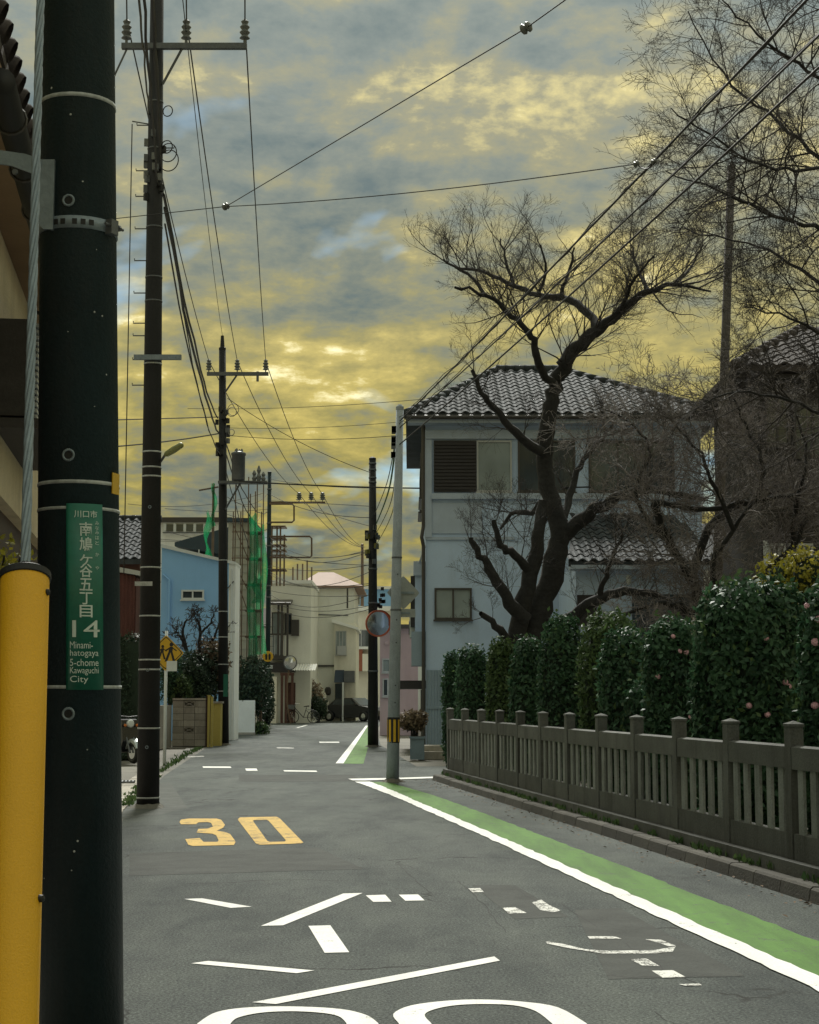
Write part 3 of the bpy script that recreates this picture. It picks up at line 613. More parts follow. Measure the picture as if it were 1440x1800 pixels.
bush(1790, 2120, 1000, 'unseen tall camellia bush added further along the fence to block sky light', 7000, 0.08, 'camellia', 12, line=6.0)  # out-of-view bush, added to block low sky light and darken the fence
bush(2150, 2700, 930, 'unseen very broad camellia bush added at the near fence end to block light', 7000, 0.09, 'camellia', 13, line=6.2)  # also added out of view, keeps light from behind off the fence

# ------------------------------------------------------------------ trees
class Tubes:
    def __init__(s): s.v = []; s.f = []
    def tube(s, pts, rs, n):
        base = len(s.v); k = len(pts); d = pts[1] - pts[0]
        u = d.cross(Vector((0.3, 0.2, 1.0))).normalized()
        for i in range(k):
            d = (pts[min(i + 1, k - 1)] - pts[max(i - 1, 0)]).normalized()
            u = (u - d * u.dot(d)).normalized(); w = d.cross(u)
            for j in range(n):
                a = 6.28318 * j / n; s.v.append(tuple(pts[i] + (u * math.cos(a) + w * math.sin(a)) * rs[i]))
        for i in range(k - 1):
            for j in range(n):
                s.f.append((base + i * n + j, base + i * n + (j + 1) % n, base + (i + 1) * n + (j + 1) % n, base + (i + 1) * n + j))
def smooth_path(p, sub=4):
    out = []
    for i in range(len(p) - 1):
        a, b_, c, d = p[max(i - 1, 0)], p[i], p[i + 1], p[min(i + 2, len(p) - 1)]
        for k in range(sub):
            t = k / sub
            out.append(0.5 * ((2 * b_) + (c - a) * t + (2 * a - 5 * b_ + 4 * c - d) * t * t + (3 * b_ - a - 3 * c + d) * t ** 3))
    out.append(p[-1]); return out
def grow(out, p, d, L, r, lvl, rng, cfg):
    n = 3 if lvl >= 3 else 5; seg = 3 if lvl >= 3 else 5
    pts = [p]; rs = [r]; dd = d.copy()
    for i in range(seg):
        dd = (dd + Vector((rng.gauss(0, 1), rng.gauss(0, 1), rng.gauss(0, 1))) * cfg['wander'] + Vector((0, 0, cfg['up'])) ).normalized()
        pts.append(pts[-1] + dd * (L / seg)); rs.append(max(cfg['rmin'], r * (1 - 0.75 * (i + 1) / seg)))
    out.tube(pts, rs, n)
    if lvl >= cfg['levels']: return
    nc = cfg['kids'][lvl]; nc = max(1, int(nc * rng.uniform(0.7, 1.3)))
    for k in range(nc):
        t = rng.uniform(0.15, 1.0); x = t * seg; i = min(int(x), seg - 1); q = pts[i].lerp(pts[i + 1], x - i)
        ax = (pts[i + 1] - pts[i]).normalized(); s = Vector((rng.gauss(0, 1), rng.gauss(0, 1), rng.gauss(0, 1))); s = (s - ax * s.dot(ax)).normalized()
        a = R(rng.uniform(28, 62)); nd = (ax * math.cos(a) + s * math.sin(a) + Vector((0, 0, cfg['lift']))).normalized()
        grow(out, q, nd, L * rng.uniform(*cfg['ratio']) * (1.1 - 0.45 * t), max(cfg['rmin'], rs[i] * 0.55), lvl + 1, rng, cfg)
def tree(name, label, limbs, D0, seed, cfg, trunk_mat='bark', twig_mat='twig', cat='tree'):
    """limbs: ([(px,py,depth offset)...], width px at start, width px at end, twigs per metre, twig length)"""
    rng = random.Random(seed); base = W(limbs[0][0][0][0], limbs[0][0][0][1], D0 + limbs[0][0][0][2]); base.z = 0.1
    root = thing(name, label, cat, tuple(base)); T1 = Tubes(); T2 = Tubes()
    for (pl, w0, w1, dens, tl, *tm) in limbs:
        pts = [W(x, y, D0 + dz) for x, y, dz in pl]
        pts = smooth_path(pts, 4); n = len(pts); rs = []
        for i in range(n):
            t = i / (n - 1)
            if isinstance(w0, tuple): x = t * (len(w0) - 1); q = min(int(x), len(w0) - 2); wpx = w0[q] + (w0[q + 1] - w0[q]) * (x - q)
            else: wpx = w0 + (w1 - w0) * t ** 0.8
            rs.append(wpx / 2 / F * D0 * (1 + 0.05 * rng.gauss(0, 1)))
        for i in range(1, n - 1): pts[i] = pts[i] + Vector((rng.gauss(0, 1), rng.gauss(0, 1), rng.gauss(0, 1))) * (0.018 + rs[i] * 0.03)
        T1.tube(pts, rs, 10 if isinstance(w0, tuple) or w0 > 20 else 7)
        if dens <= 0: continue
        tot = sum((b_ - a).length for a, b_ in zip(pts, pts[1:])); nb = int(tot * dens * cfg.get('k', 1.0))
        for k in range(nb):
            t = rng.uniform(tm[0] if tm else 0.12, 1.0); x = t * (n - 1); i = min(int(x), n - 2); q = pts[i].lerp(pts[i + 1], x - i)
            ax = (pts[i + 1] - pts[i]).normalized(); s = Vector((rng.gauss(0, 1), rng.gauss(0, 0.8), rng.gauss(0, 1))); s = (s - ax * s.dot(ax)).normalized()
            a = R(rng.uniform(30, 75)) if t < 0.93 else R(rng.uniform(0, 25))
            nd = (ax * math.cos(a) + s * math.sin(a) + Vector((0, 0, cfg['lift0']))).normalized()
            L = tl * rng.uniform(0.6, 1.25); grow(T2, q, nd, L, min(rs[i] * 0.6, 0.004 + L * 0.009), 1, rng, cfg)
    v = np.array(T1.v); f = np.array(T1.f); np_obj('trunk', v, f, trunk_mat, root, True)
    v = np.array(T2.v); f = np.array(T2.f); np_obj('crown', v, f, twig_mat, root)
    return root
cfgA = dict(levels=4, kids=[0, 6, 5, 3], ratio=(0.46, 0.76), wander=0.14, up=0.04, lift=0.2, lift0=0.35, k=0.72, rmin=0.0019)
limbsA = [
    # heavy leaning trunk and its fork
    ([(925, 1260, 0), (930, 1120, 0), (955, 1050, 0), (975, 985, 0.1), (985, 930, 0.2), (962, 860, 0.3), (958, 790, 0.2), (965, 730, 0.1), (975, 680, 0), (992, 640, -0.1), (1022, 605, -0.2), (1055, 575, -0.3), (1095, 545, -0.5), (1140, 512, -0.7), (1185, 500, -0.9), (1250, 512, -1.2)], (70, 52, 44, 38, 34, 31, 29, 28, 27, 26, 24, 20, 15, 11, 7, 3), 34, 4.4, 1.3, 0.58),
    ([(905, 1240, -0.3), (912, 1110, -0.3), (935, 1010, -0.4), (950, 930, -0.4), (955, 880, -0.3)], (38, 32, 26, 22, 16), 34, 1.2, 1.0),
    ([(1050, 580, -0.3), (1025, 540, 0.3), (985, 522, 0.8), (945, 520, 1.2), (905, 503, 1.6), (855, 480, 1.9), (800, 470, 2.2)], 18, 5, 7.0, 1.2),
    ([(975, 680, 0), (945, 640, -0.6), (938, 600, -1.0), (915, 570, -1.3), (885, 540, -1.7), (855, 520, -2.0), (800, 505, -2.3)], 17, 5, 7.0, 1.15),
    ([(958, 800, 0.2), (905, 760, -0.5), (870, 715, -0.9), (845, 690, -1.2), (830, 650, -1.4)], 20, 6, 5.0, 0.95),
    ([(1140, 512, -0.7), (1120, 470, 0.2), (1110, 430, 0.6)], 9, 3, 8.0, 0.95),
    ([(1090, 548, -0.5), (1110, 500, -1.2), (1150, 450, -1.8)], 9, 3, 8.0, 0.9),
    ([(905, 503, 1.6), (890, 460, 1.9), (880, 420, 2.2)], 8, 3, 8.0, 0.9),
    ([(985, 522, 0.8), (1000, 480, 0.4), (1010, 435, 0.2)], 9, 3, 8.0, 1.0),
    ([(945, 520, 1.2), (960, 475, 1.0), (950, 430, 0.8)], 8, 3, 8.0, 0.9),
    ([(855, 520, -2.0), (820, 480, -1.5), (780, 455, -1.2)], 8, 3, 8.0, 0.9),
    ([(1185, 500, -0.9), (1215, 470, 0.0), (1235, 430, 0.4)], 8, 3, 8.0, 0.8),
    # low limbs
    ([(985, 950, 0.2), (1020, 915, 0), (1075, 880, -0.3), (1130, 862, -0.5), (1185, 868, -0.9), (1240, 878, -1.2)], 32, 8, 10, 1.1),
    ([(925, 1090, -0.4), (890, 1050, -0.7), (862, 1000, -0.9), (840, 970, -1.1), (828, 945, -1.2)], 26, 9, 8.0, 0.85),
    ([(940, 1010, -0.4), (905, 975, -0.7), (880, 955, -0.9), (868, 915, -1.0)], 20, 8, 8.0, 0.8),
    ([(900, 1130, -0.3), (870, 1100, -0.7), (845, 1078, -0.9)], 20, 8, 4.0, 0.5),
    ([(960, 1120, 0.1), (1010, 1082, -0.2), (1060, 1050, -0.4), (1110, 1040, -0.5), (1165, 1050, -0.7), (1215, 1090, -0.8)], 28, 8, 8, 0.8),
    ([(965, 870, 0.3), (935, 900, 0.9), (905, 900, 1.3), (880, 930, 1.6)], 16, 5, 8.0, 0.9),
    ([(1055, 1050, -0.4), (1068, 1000, -0.7), (1085, 960, -0.8), (1100, 925, -0.9)], 12, 4, 9, 0.9),
    ([(985, 930, 0.2), (1005, 870, 0.8), (1020, 820, 1.0), (1050, 780, 1.2), (1080, 740, 1.3)], 18, 5, 8.0, 1.0),
]
tree('cherry_tree', 'big old bare cherry tree with thick leaning forked trunk in front of white house', limbsA, 32.0, 11, cfgA)
cfgB = dict(levels=4, kids=[0, 7, 5, 4], k=0.9, ratio=(0.45, 0.75), wander=0.13, up=-0.01, lift=0.08, lift0=0.05, rmin=0.0022)
limbsB = [
    ([(1640, 1400, 0), (1640, 1150, 0), (1625, 900, 0), (1600, 650, 0), (1585, 430, 0), (1570, 250, 0), (1560, 60, 0)], 80, 34, 0, 1),
    ([(1590, 520, 0), (1500, 430, -0.4), (1410, 395, -0.8), (1340, 370, -1.2), (1260, 335, -1.6), (1170, 300, -2.0)], 13, 2, 5.5, 1.3),
    ([(1588, 430, 0), (1500, 330, 0.4), (1420, 260, 0.8), (1350, 200, 1.1), (1270, 130, 1.3), (1210, 20, 1.5)], 13, 2, 5, 1.3),
    ([(1570, 250, 0), (1480, 170, -0.5), (1400, 110, -0.8), (1330, 60, -1.0), (1270, 0, -1.2)], 11, 2, 5, 1.2),
    ([(1600, 650, 0), (1510, 560, 0.3), (1440, 500, 0.5), (1370, 450, 0.8), (1290, 420, 1.0), (1180, 400, 1.2)], 12, 2, 5.5, 1.2),
    ([(1605, 700, 0), (1530, 640, -0.8), (1450, 590, -1.2), (1390, 560, -1.4), (1310, 540, -1.6)], 12, 2, 5.5, 1.2),
    ([(1575, 300, 0), (1500, 280, -1.2), (1420, 300, -1.8), (1340, 290, -2.2), (1250, 240, -2.6), (1180, 190, -2.8)], 10, 2, 4.5, 1.2),
    ([(1562, 90, 0), (1490, 20, 0.4), (1420, -40, 0.6)], 12, 3, 5, 1.3),
    ([(1615, 790, 0), (1530, 740, -0.2), (1450, 730, -0.5), (1370, 700, -0.7), (1300, 690, -0.9), (1220, 720, -1.0)], 11, 2, 7, 1.2),
]
tree('bare_tree', 'bare tree with long fine arching twigs reaching past the wooden pole', limbsB, 23.0, 5, cfgB, 'bark', 'twig')
cfgC = dict(levels=4, kids=[0, 6, 5, 3], ratio=(0.45, 0.75), wander=0.2, up=0.0, lift=0.1, lift0=0.15, k=1.25, rmin=0.0032)
limbsC = [
    ([(1262, 1290, 0), (1258, 1190, 0), (1245, 1130, 0), (1232, 1080, 0.1), (1215, 1020, 0.2), (1180, 960, 0.2), (1140, 920, 0.3)], 34, 10, 7, 1.0),
    ([(1256, 1160, 0), (1285, 1110, 0.1), (1300, 1060, 0.1), (1340, 1010, 0), (1395, 960, 0), (1420, 900, 0)], 26, 8, 5, 0.9),
    ([(1240, 1110, 0), (1260, 1050, -0.4), (1255, 990, -0.6), (1290, 930, -0.7), (1330, 880, -0.8)], 18, 5, 5, 0.9),
    ([(1215, 1020, 0.2), (1230, 960, 0.5), (1270, 905, 0.6), (1330, 880, 0.6), (1400, 872, 0.4), (1460, 850, 0.3)], 20, 7, 6.5, 1.0),
    ([(1180, 960, 0.2), (1150, 890, -0.3), (1190, 890, -0.5), (1260, 895, -0.7), (1320, 880, -0.7), (1395, 872, -0.9)], 16, 6, 6, 0.9),
    ([(1232, 1080, 0.1), (1180, 1060, -0.3), (1130, 1070, -0.5), (1080, 1095, -0.6)], 14, 5, 4, 0.7),
    ([(1290, 930, -0.7), (1260, 860, -0.9), (1230, 800, -1.0), (1190, 750, -1.1)], 10, 3, 8, 0.9),
    ([(1330, 880, -0.8), (1340, 810, -1.0), (1310, 750, -1.1), (1290, 700, -1.2)], 10, 3, 8, 0.9),
    ([(1395, 960, 0), (1400, 880, -0.4), (1420, 800, -0.6), (1400, 730, -0.8)], 12, 3, 8, 0.9),
    ([(1140, 920, 0.3), (1120, 860, 0.3), (1140, 800, 0.3), (1120, 750, 0.3), (1060, 720, 0.3)], 9, 3, 9, 1.0),
]
tree('plum_tree', 'smaller low-branching bare tree with tangled pale twigs behind the largest camellia', limbsC, 26.0, 8, cfgC, 'bark', 'twig_pale')

# ------------------------------------------------------------------ utility poles
class Pole:
    def __init__(s, name, label, bpx, bpy_, tpx, tpy, r0, r1, mat, D=None, group=None, ext=None, n=20):
        if D is None: g = G(bpx, bpy_); s.D = g.y; s.b = g
        else: s.D = D; s.b = W(bpx, bpy_, D)
        s.t = W(tpx, tpy, s.D)
        d = s.t - s.b; s.b = s.b - d * (s.b.z / d.z)                    # down to the ground
        if ext: s.t = s.b + d * (ext / d.z)
        s.r0, s.r1 = r0, r1
        s.root = thing(name, label, 'utility pole', tuple(s.b), group)
        MB().tube([s.b - Vector((0, 0, 0.05)), s.b.lerp(s.t, 0.5), s.t], [r0, (r0 + r1) / 2, r1], n).build('shaft', mat, s.root, True)
        MB().lathe(tuple(s.t), [(r1 * 1.06, -0.05), (r1 * 1.06, 0.01), (r1 * 0.5, 0.05), (0.001, 0.06)], 14).build('cap', mat, s.root)
    def at(s, z): return s.b.lerp(s.t, z / s.t.z)
    def r(s, z): return s.r0 + (s.r1 - s.r0) * z / s.t.z
    def z(s, py): return fz(py, s.D)
    def band(s, py, h=0.025, mat='white_band', proud=0.004, name='band'):
        z = s.z(py); p = s.at(z); r = s.r(z) + proud
        return MB().lathe(tuple(p), [(r - proud - 0.003, -h / 2), (r, -h / 2), (r, h / 2), (r - proud - 0.003, h / 2)], 24).build(name, mat, s.root, True)
    def bolt(s, py, side, L=0.16, mat='steel'):
        z = s.z(py); p = s.at(z); r = s.r(z)
        MB().tube([p + Vector((side * r * 0.9, 0, 0)), p + Vector((side * (r + L), 0, 0)), p + Vector((side * (r + L), 0, 0.03))], 0.009, 6).build('step_bolt', mat, s.root)
def insulator(root, c, h=0.26, r=0.07, lean=(0, 0, 1)):
    i = MB().lathe(tuple(c), [(0.02, 0), (0.02, h * .15), (r, h * .22), (r * .55, h * .34), (r, h * .46), (r * .55, h * .56), (r * .95, h * .68), (r * .5, h * .8), (r * .75, h * .9), (r * .3, h)], 12, lean).build('insulator', 'porcelain', root)
    return i
pole_grp = 'dark utility poles along the kerbless road edge'

# --- nearest pole with the address plate
P1 = Pole('utility_pole', 'thick dark utility pole carrying green address plate beside yellow guy guard', 140, 1800, 137, 0, 0.172, 0.11, 'pole_dark', D=6.6, ext=12.5, n=40)
P1.r1 = 0.108
for py, h in ((188, 0.016), (855, 0.014), (1208, 0.013)): P1.band(py, h)
P1.band(900, 0.012)
for py in (372, 810, 1254):                        # socket rings facing the road
    z = P1.z(py); a = R(-3); p = P1.at(z) + Vector((math.sin(a), -math.cos(a), 0)) * (P1.r(z) + 0.003)
    MB().ring(p, (math.sin(a), -math.cos(a), 0), 0.021, 0.0055, 20, 6).build('socket_ring', 'galv', P1.root, True)
    MB().lathe(p - Vector((0, 0.001, 0)), [(0.0, 0.0), (0.017, 0.0)], 14, (math.sin(a), -math.cos(a), 0)).build('socket_hole', 'black', P1.root)
zb = P1.z(408); pb = P1.at(zb); rb = P1.r(zb)
bandm = P1.band(408, 0.05, 'galv', 0.006, 'steel_strap')
for k, a in enumerate((-44, -33, -22, -11, 6, 18, 30)):
    a = R(a); c = pb + Vector((math.sin(a), -math.cos(a), 0)) * (rb + 0.0075); T = frame(c, (math.cos(a), math.sin(a)))
    MB(T).box(-0.0095, 0.0095, -0.0015, 0.003, -0.011, 0.011).build('strap_slot', 'black', bandm)
a = R(62); c = pb + Vector((math.sin(a), -math.cos(a), 0)) * (rb + 0.012); T = frame(c, (math.cos(a), math.sin(a)))
cl = MB(T).box(-0.022, 0.022, -0.022, 0.012, -0.034, 0.026).build('strap_clamp', 'steel', P1.root)
MB(T).tube([(-0.05, -0.012, 0), (0.065, -0.012, 0)], 0.006, 6).tube([(0.03, -0.012, 0), (0.042, -0.012, 0)], 0.013, 6).build('clamp_bolt', 'steel', cl)
# galvanised bracket on the road-away side: upright plate with arm to the left
bl = W(70, 430, 6.47).x; br = W(95, 430, 6.47).x; zt = P1.z(302); z0_ = P1.z(422)
yb = 6.44
br_ = MB().prism([(bl, z0_ + 0.02), (bl + 0.02, z0_), (br, z0_), (br, zt), (bl, zt)], 'y', yb, yb + 0.012)
br_.box(br - 0.012, br, yb + 0.012, yb + 0.12, z0_, zt)
bk = br_.build('bracket_plate', 'galv', P1.root)
za0, za1 = P1.z(318), P1.z(288); xl = -1.95
MB().prism([(bl + 0.004, P1.z(332)), (bl + 0.004, P1.z(302)), (W(45, 295, 6.45).x, P1.z(293)), (xl, P1.z(268)), (xl, P1.z(293)), (W(20, 320, 6.45).x, P1.z(313))], 'y', yb - 0.004, yb + 0.008).build('bracket_arm', 'galv', P1.root)
hb = W(27, 303, 6.43); MB().lathe(tuple(hb), [(0.0, 0.012), (0.012, 0.012), (0.012, 0.0)], 6, (0, -1, 0)).build('bracket_bolt', 'steel', P1.root)
z_ = P1.z(853); a = R(74); c = P1.at(z_) + Vector((math.sin(a), -math.cos(a), 0)) * (P1.r(z_) + 0.003); T = frame(c, (math.cos(a), math.sin(a)))
MB(T).box(-0.03, 0.03, -0.002, 0.002, -0.042, 0.042).build('yellow_tag', 'warn_yellow', P1.root)
for k in range(22):                                # old chips and staples in the paint
    z_ = rr.uniform(0.7, 4.2); a = R(rr.uniform(-60, 60)); c = P1.at(z_) + Vector((math.sin(a), -math.cos(a), 0)) * (P1.r(z_) + 0.0005)
    MB().lathe(tuple(c), [(0, 0.001), (rr.uniform(0.002, 0.005), 0.0)], 6, (math.sin(a), -math.cos(a), 0)).build('paint_chip', 'white_band', P1.root)

# --- address plate bent round the pole
plate = thing('address_plate', 'green enamel address plate with white Japanese characters and number 14 on the nearest pole', 'address plate', tuple(P1.at(P1.z(1213))))
zp0, zp1 = P1.z(1213), P1.z(893)
def on_pole(th, z, off):
    p = P1.at(z); r = P1.r(z) + off; return Vector((p.x + math.sin(th) * r, p.y - math.cos(th) * r, z))
TH0 = R(19.5); PWID = 0.132
pl = MB(); nn_ = 12; vs_ = []; fs_ = []
for off in (0.003, 0.006):
    for j in range(2):
        for i in range(nn_ + 1):
            x = -PWID / 2 + PWID * i / nn_; z = (zp0, zp1)[j]
            vs_.append(on_pole(TH0 + x / 0.15, z, off))
k = nn_ + 1
for i in range(nn_):
    fs_ += [(2 * k + i, 2 * k + i + 1, 3 * k + i + 1, 3 * k + i), (i, k + i, k + i + 1, i + 1), (k + i, 3 * k + i, 3 * k + i + 1, k + i + 1), (i, i + 1, 2 * k + i + 1, 2 * k + i)]
fs_ += [(0, 2 * k, 3 * k, k), (nn_, k + nn_, 3 * k + nn_, 2 * k + nn_)]
pl.add(vs_, fs_).build('plate', 'sign_green', plate, True)
H = zp1 - zp0
def lettering(body, cx, cz, height, width=None, xs=1.0, mat='sign_letters', bold=0.0, off=0.0078):
    cu = bpy.data.curves.new('t', 'FONT'); cu.body = body; cu.size = 1.0; cu.fill_mode = 'FRONT'; cu.offset = bold; cu.resolution_u = 3
    o = bpy.data.objects.new('t', cu); COL.objects.link(o)
    dg = bpy.context.evaluated_depsgraph_get(); me = bpy.data.meshes.new_from_object(o.evaluated_get(dg))
    bpy.data.objects.remove(o); bpy.data.curves.remove(cu)
    co = np.empty(len(me.vertices) * 3, dtype=np.float32); me.vertices.foreach_get('co', co); co = co.reshape(-1, 3)
    if len(co) == 0: bpy.data.meshes.remove(me); return None
    lo, hi = co.min(0), co.max(0); k = height / (hi[1] - lo[1]); kx = (width / (hi[0] - lo[0])) if width else k * xs
    vs = [on_pole(TH0 + ((x - (lo[0] + hi[0]) / 2) * kx + cx) / 0.15, (y - (lo[1] + hi[1]) / 2) * k + cz, off) for x, y, _ in co]
    fs = [tuple(p.vertices) for p in me.polygons]; bpy.data.meshes.remove(me)
    return MB().add(vs, fs).build('lettering', mat, plate)
pz = lambda py: P1.z(py)
s_ = (zp1 - zp0) / 320.0                          # metres per photo pixel on the plate
lettering('川口市', 0.003, pz(911), 13 * s_, 36 * s_, bold=0.012)
for ch, py, h in (('南', 937, 24), ('鳩', 963, 25), ('ケ', 990, 19), ('谷', 1008, 23), ('五', 1027 + 5, 21), ('丁', 1060 - 4, 21), ('目', 1077 + 1, 21)):
    lettering(ch, 0.003, pz(py), h * s_, 19.5 * s_, bold=0.012)
for ch, py in (('み', 926), ('な', 934), ('み', 942), ('は', 951), ('と', 960), ('か', 980), ('や', 1003)):
    lettering(ch, 0.043, pz(py), 6.5 * s_, 6 * s_)
for dx_, do_ in ((-0.0005, 0.0), (0.0005, 0.0006)): lettering('14', 0.003 + dx_, pz(1108), 29 * s_, 41 * s_, off=0.0092 + do_)
for tx, py, h, w_ in (('Minami-', 1136, 12, 34), ('hatogaya', 1151, 14, 43), ('5-chome', 1166, 12, 43), ('Kawaguchi', 1181, 14, 43), ('City', 1196, 14, 27)):
    lettering(tx, -0.003 - (43 - w_) / 2 * s_, pz(py), h * s_, w_ * s_)

# --- guy wire with yellow guard
GA = W(44, 1012, 3.6); GB = W(71, 0, 4.25); gd = (GB - GA).normalized(); g0 = GA - gd * (GA.z / gd.z)
guy = thing('guy_wire', 'twisted steel guy wire with yellow plastic guard tube, anchored near dark pole', 'guy wire', tuple(g0))
gu = gd.cross(Vector((0, 1, 0))).normalized(); gw = gd.cross(gu); Ltop = (8.6 / gd.z)
for k in range(5):
    pts = []
    for i in range(170):
        l = (GA.z / gd.z) - 0.3 + i * 0.032; a = 2 * math.pi * (k / 5 + l / 0.32); pts.append(g0 + gd * l + (gu * math.cos(a) + gw * math.sin(a)) * 0.0065)
    MB().tube(pts, 0.0052, 6).build('strand', 'galv', guy, True)
MB().tube([g0 + gd * ((GA.z / gd.z) - 0.3 + 169 * 0.032), g0 + gd * Ltop], 0.011, 7).build('upper_cable', 'galv', guy, True)
lg = GA.z / gd.z
MB().tube([g0 - gd * 0.05, g0 + gd * 0.9, g0 + gd * (lg - 0.02), g0 + gd * lg, g0 + gd * (lg + 0.003)], [0.044, 0.048, 0.0525, 0.0525, 0.046], 32, False).build('guard_tube', 'yellow_guard', guy, True)
MB().lathe(tuple(g0 + gd * (lg - 0.0)), [(0.0535, -0.012), (0.056, -0.01), (0.056, 0.004), (0.05, 0.008), (0.012, 0.006), (0.012, 0.03), (0.006, 0.035)], 32, gd).build('guard_collar', 'black', guy)
for py in (1040, 1593):
    D_ = 3.55 if py == 1040 else 3.2; l = (fz(py, D_)) / gd.z; c = g0 + gd * l + Vector((0.050, -0.012, 0)); MB().lathe(tuple(c), [(0, 0.008), (0.007, 0.006), (0.008, -0.004)], 10, (1, -.3, 0)).build('guard_screw', 'black', guy)

# --- pole two (with high crossarm, lamp and coils)
P2 = Pole('utility_pole', 'dark utility pole with high crossarm, slim street lamp and cable coils near painted 30', 260, 1420, 276, 0, 0.157, 0.085, 'pole_brown', ext=13.6)
def arm(P, py, px0, px1, w=0.08, mat='steel'):
    z = P.z(py); p = P.at(z); y = p.y - P.r(z) - w / 2
    return MB().box(fx(px0, py, y), fx(px1, py, y), y - w / 2, y + w / 2, z - w / 2, z + w / 2).build('crossarm', mat, P.root), z, y
_, z, y = arm(P2, 88, 214, 434)
ins2 = []
for px in (222, 327, 430):
    c = Vector((fx(px, 88, y), y, z + 0.04)); insulator(P2.root, c, 0.36, 0.075); ins2.append(c + Vector((0, 0, 0.34)))
zc = P2.z(150); pc = P2.at(zc)
MB().tube([(fx(322, 95, y), y, z), (pc.x + P2.r(zc), pc.y - 0.05, zc)], 0.018, 6).build('arm_brace', 'steel', P2.root)
MB().tube([(fx(225, 95, y), y, z), W(186, 165, y)], 0.014, 6).build('arm_brace', 'steel', P2.root)
for py in (180, 262, 400, 488, 530, 640, 795, 822, 838, 998, 1083, 1160, 1177, 1280, 1402): P2.band(py, 0.022, 'steel' if py < 600 else 'white_band')
for i, py in enumerate((220, 260, 300, 345, 402, 458, 515, 568, 590, 632, 677)): P2.bolt(py, -1 if i % 2 == 0 else (1 if py < 300 else -1))
for py in (893, 1178, 1313):
    z = P2.z(py); p = P2.at(z); MB().ring(p + Vector((0, -P2.r(z) - 0.002, 0)), (0, 1, 0), 0.018, 0.006, 12, 5).build('socket_ring', 'galv', P2.root)
for k in range(14):                                # clamps and splices bunched on the shaft
    py = rr.uniform(230, 350); z = P2.z(py); p = P2.at(z); a = R(rr.uniform(-100, 100)); r = P2.r(z)
    c = p + Vector((math.sin(a) * r, -math.cos(a) * r, 0)); MB(frame(c, (math.cos(a), math.sin(a)))).box(-0.03, 0.03, -0.05, 0.01, -0.05, 0.05).build('cable_clamp', rr.choice(['steel', 'black', 'porcelain']), P2.root)
for (px, py, rad) in ((295, 195, 0.075), (296, 268, 0.13), (297, 282, 0.15), (293, 258, 0.09)):
    c = W(px, py, P2.D - 0.1); MB().ring(c, (0.35, 1, 0.1), rad, 0.008, 22, 5).build('cable_coil', 'cable', P2.root)
z = P2.z(632); p = P2.at(z); MB().box(p.x - 0.24, p.x + 0.42, p.y - P2.r(z) - 0.06, p.y - P2.r(z), z - 0.035, z + 0.035).build('crossarm', 'galv', P2.root)
lp0 = P2.at(P2.z(812)); a0 = lp0 + Vector((P2.r(6), -0.02, 0)); a1 = W(290, 800, P2.D - 0.15); a2 = W(321, 781, P2.D - 0.5)
MB().tube([a0, a1], 0.018, 7).build('lamp_arm', 'steel', P2.root)
MB().tube([a1, a1.lerp(a2, 0.12), a1.lerp(a2, 0.5), a1.lerp(a2, 0.92), a2], [0.02, 0.042, 0.05, 0.042, 0.015], 10).build('street_lamp_head', 'lamp_green', P2.root, True)
sb = P2.z(1028); p = P2.at(sb); MB().box(p.x - 0.19, p.x + 0.05, p.y - P2.r(sb) - 0.02, p.y - P2.r(sb) - 0.004, sb - 0.025, sb + 0.035).build('small_name_strip', 'white_band', P2.root)
MB().tube([P2.at(9.6), P2.at(9.6) + Vector((-P2.r(9.6) - 0.22, -0.05, 0.04))], 0.01, 5).build('cable_hook', 'steel', P2.root)
MB().tube([P2.at(z_) + Vector((-P2.r(z_) - 0.22, -0.05, 0)) for z_ in (3.2, 6.0, 9.6)], 0.008, 5).build('down_cable', 'cable', P2.root)

# --- pole three (transformer)
P3 = Pole('utility_pole', 'dark utility pole holding a grey cylindrical transformer in front of blue house', 393, 1310, 391, 612, 0.17, 0.11, 'pole_brown')
MB().tube([P3.t, W(391, 590, P3.D)], [0.075, 0.05], 10).build('pole_tip', 'pole_brown', P3.root)
_, z3, y3 = arm(P3, 659, 364, 472, 0.11, 'steel')
ins3 = []
for px in (367, 417, 467):
    c = Vector((fx(px, 659, y3), y3, z3 + 0.05)); insulator(P3.root, c, 0.42, 0.1); ins3.append(c + Vector((0, 0, 0.36)))
zc = P3.z(690); p = P3.at(zc); MB().tube([(fx(418, 660, y3), y3, z3), (p.x + 0.1, p.y - 0.1, zc)], 0.03, 6).build('arm_brace', 'steel', P3.root)
MB().box(fx(451, 660, y3), fx(455, 660, y3), y3 - 0.05, y3 + 0.05, P3.z(672), P3.z(655)).build('fuse_switch', 'steel', P3.root)
tc0 = W(419, 845, P3.D - 0.3); MB().lathe(tuple(tc0), [(0.0, 0), (0.205, 0.0), (0.21, 0.05), (0.21, 0.80), (0.235, 0.81), (0.235, 0.88), (0.12, 0.93), (0.0, 0.94)], 20).build('transformer', m['steel'], P3.root, True)
for k in range(4): a = k * 1.4; MB().lathe((tc0.x + 0.1 * math.cos(a), tc0.y + 0.1 * math.sin(a), tc0.z + 0.9), [(0.03, 0), (0.045, 0.05), (0.02, 0.12)], 8).build('bushing', 'porcelain', P3.root)
zt_ = tc0.z; p = P3.at(zt_); MB().box(p.x - 0.1, fx(470, 845, P3.D - 0.3), tc0.y - 0.16, tc0.y + 0.16, zt_ - 0.1, zt_ - 0.02).build('transformer_platform', 'steel', P3.root)
MB().tube([(p.x + 0.1, p.y - 0.1, zt_ - 0.9), (tc0.x + 0.05, tc0.y, zt_ - 0.1)], 0.03, 6).build('platform_brace', 'steel', P3.root)
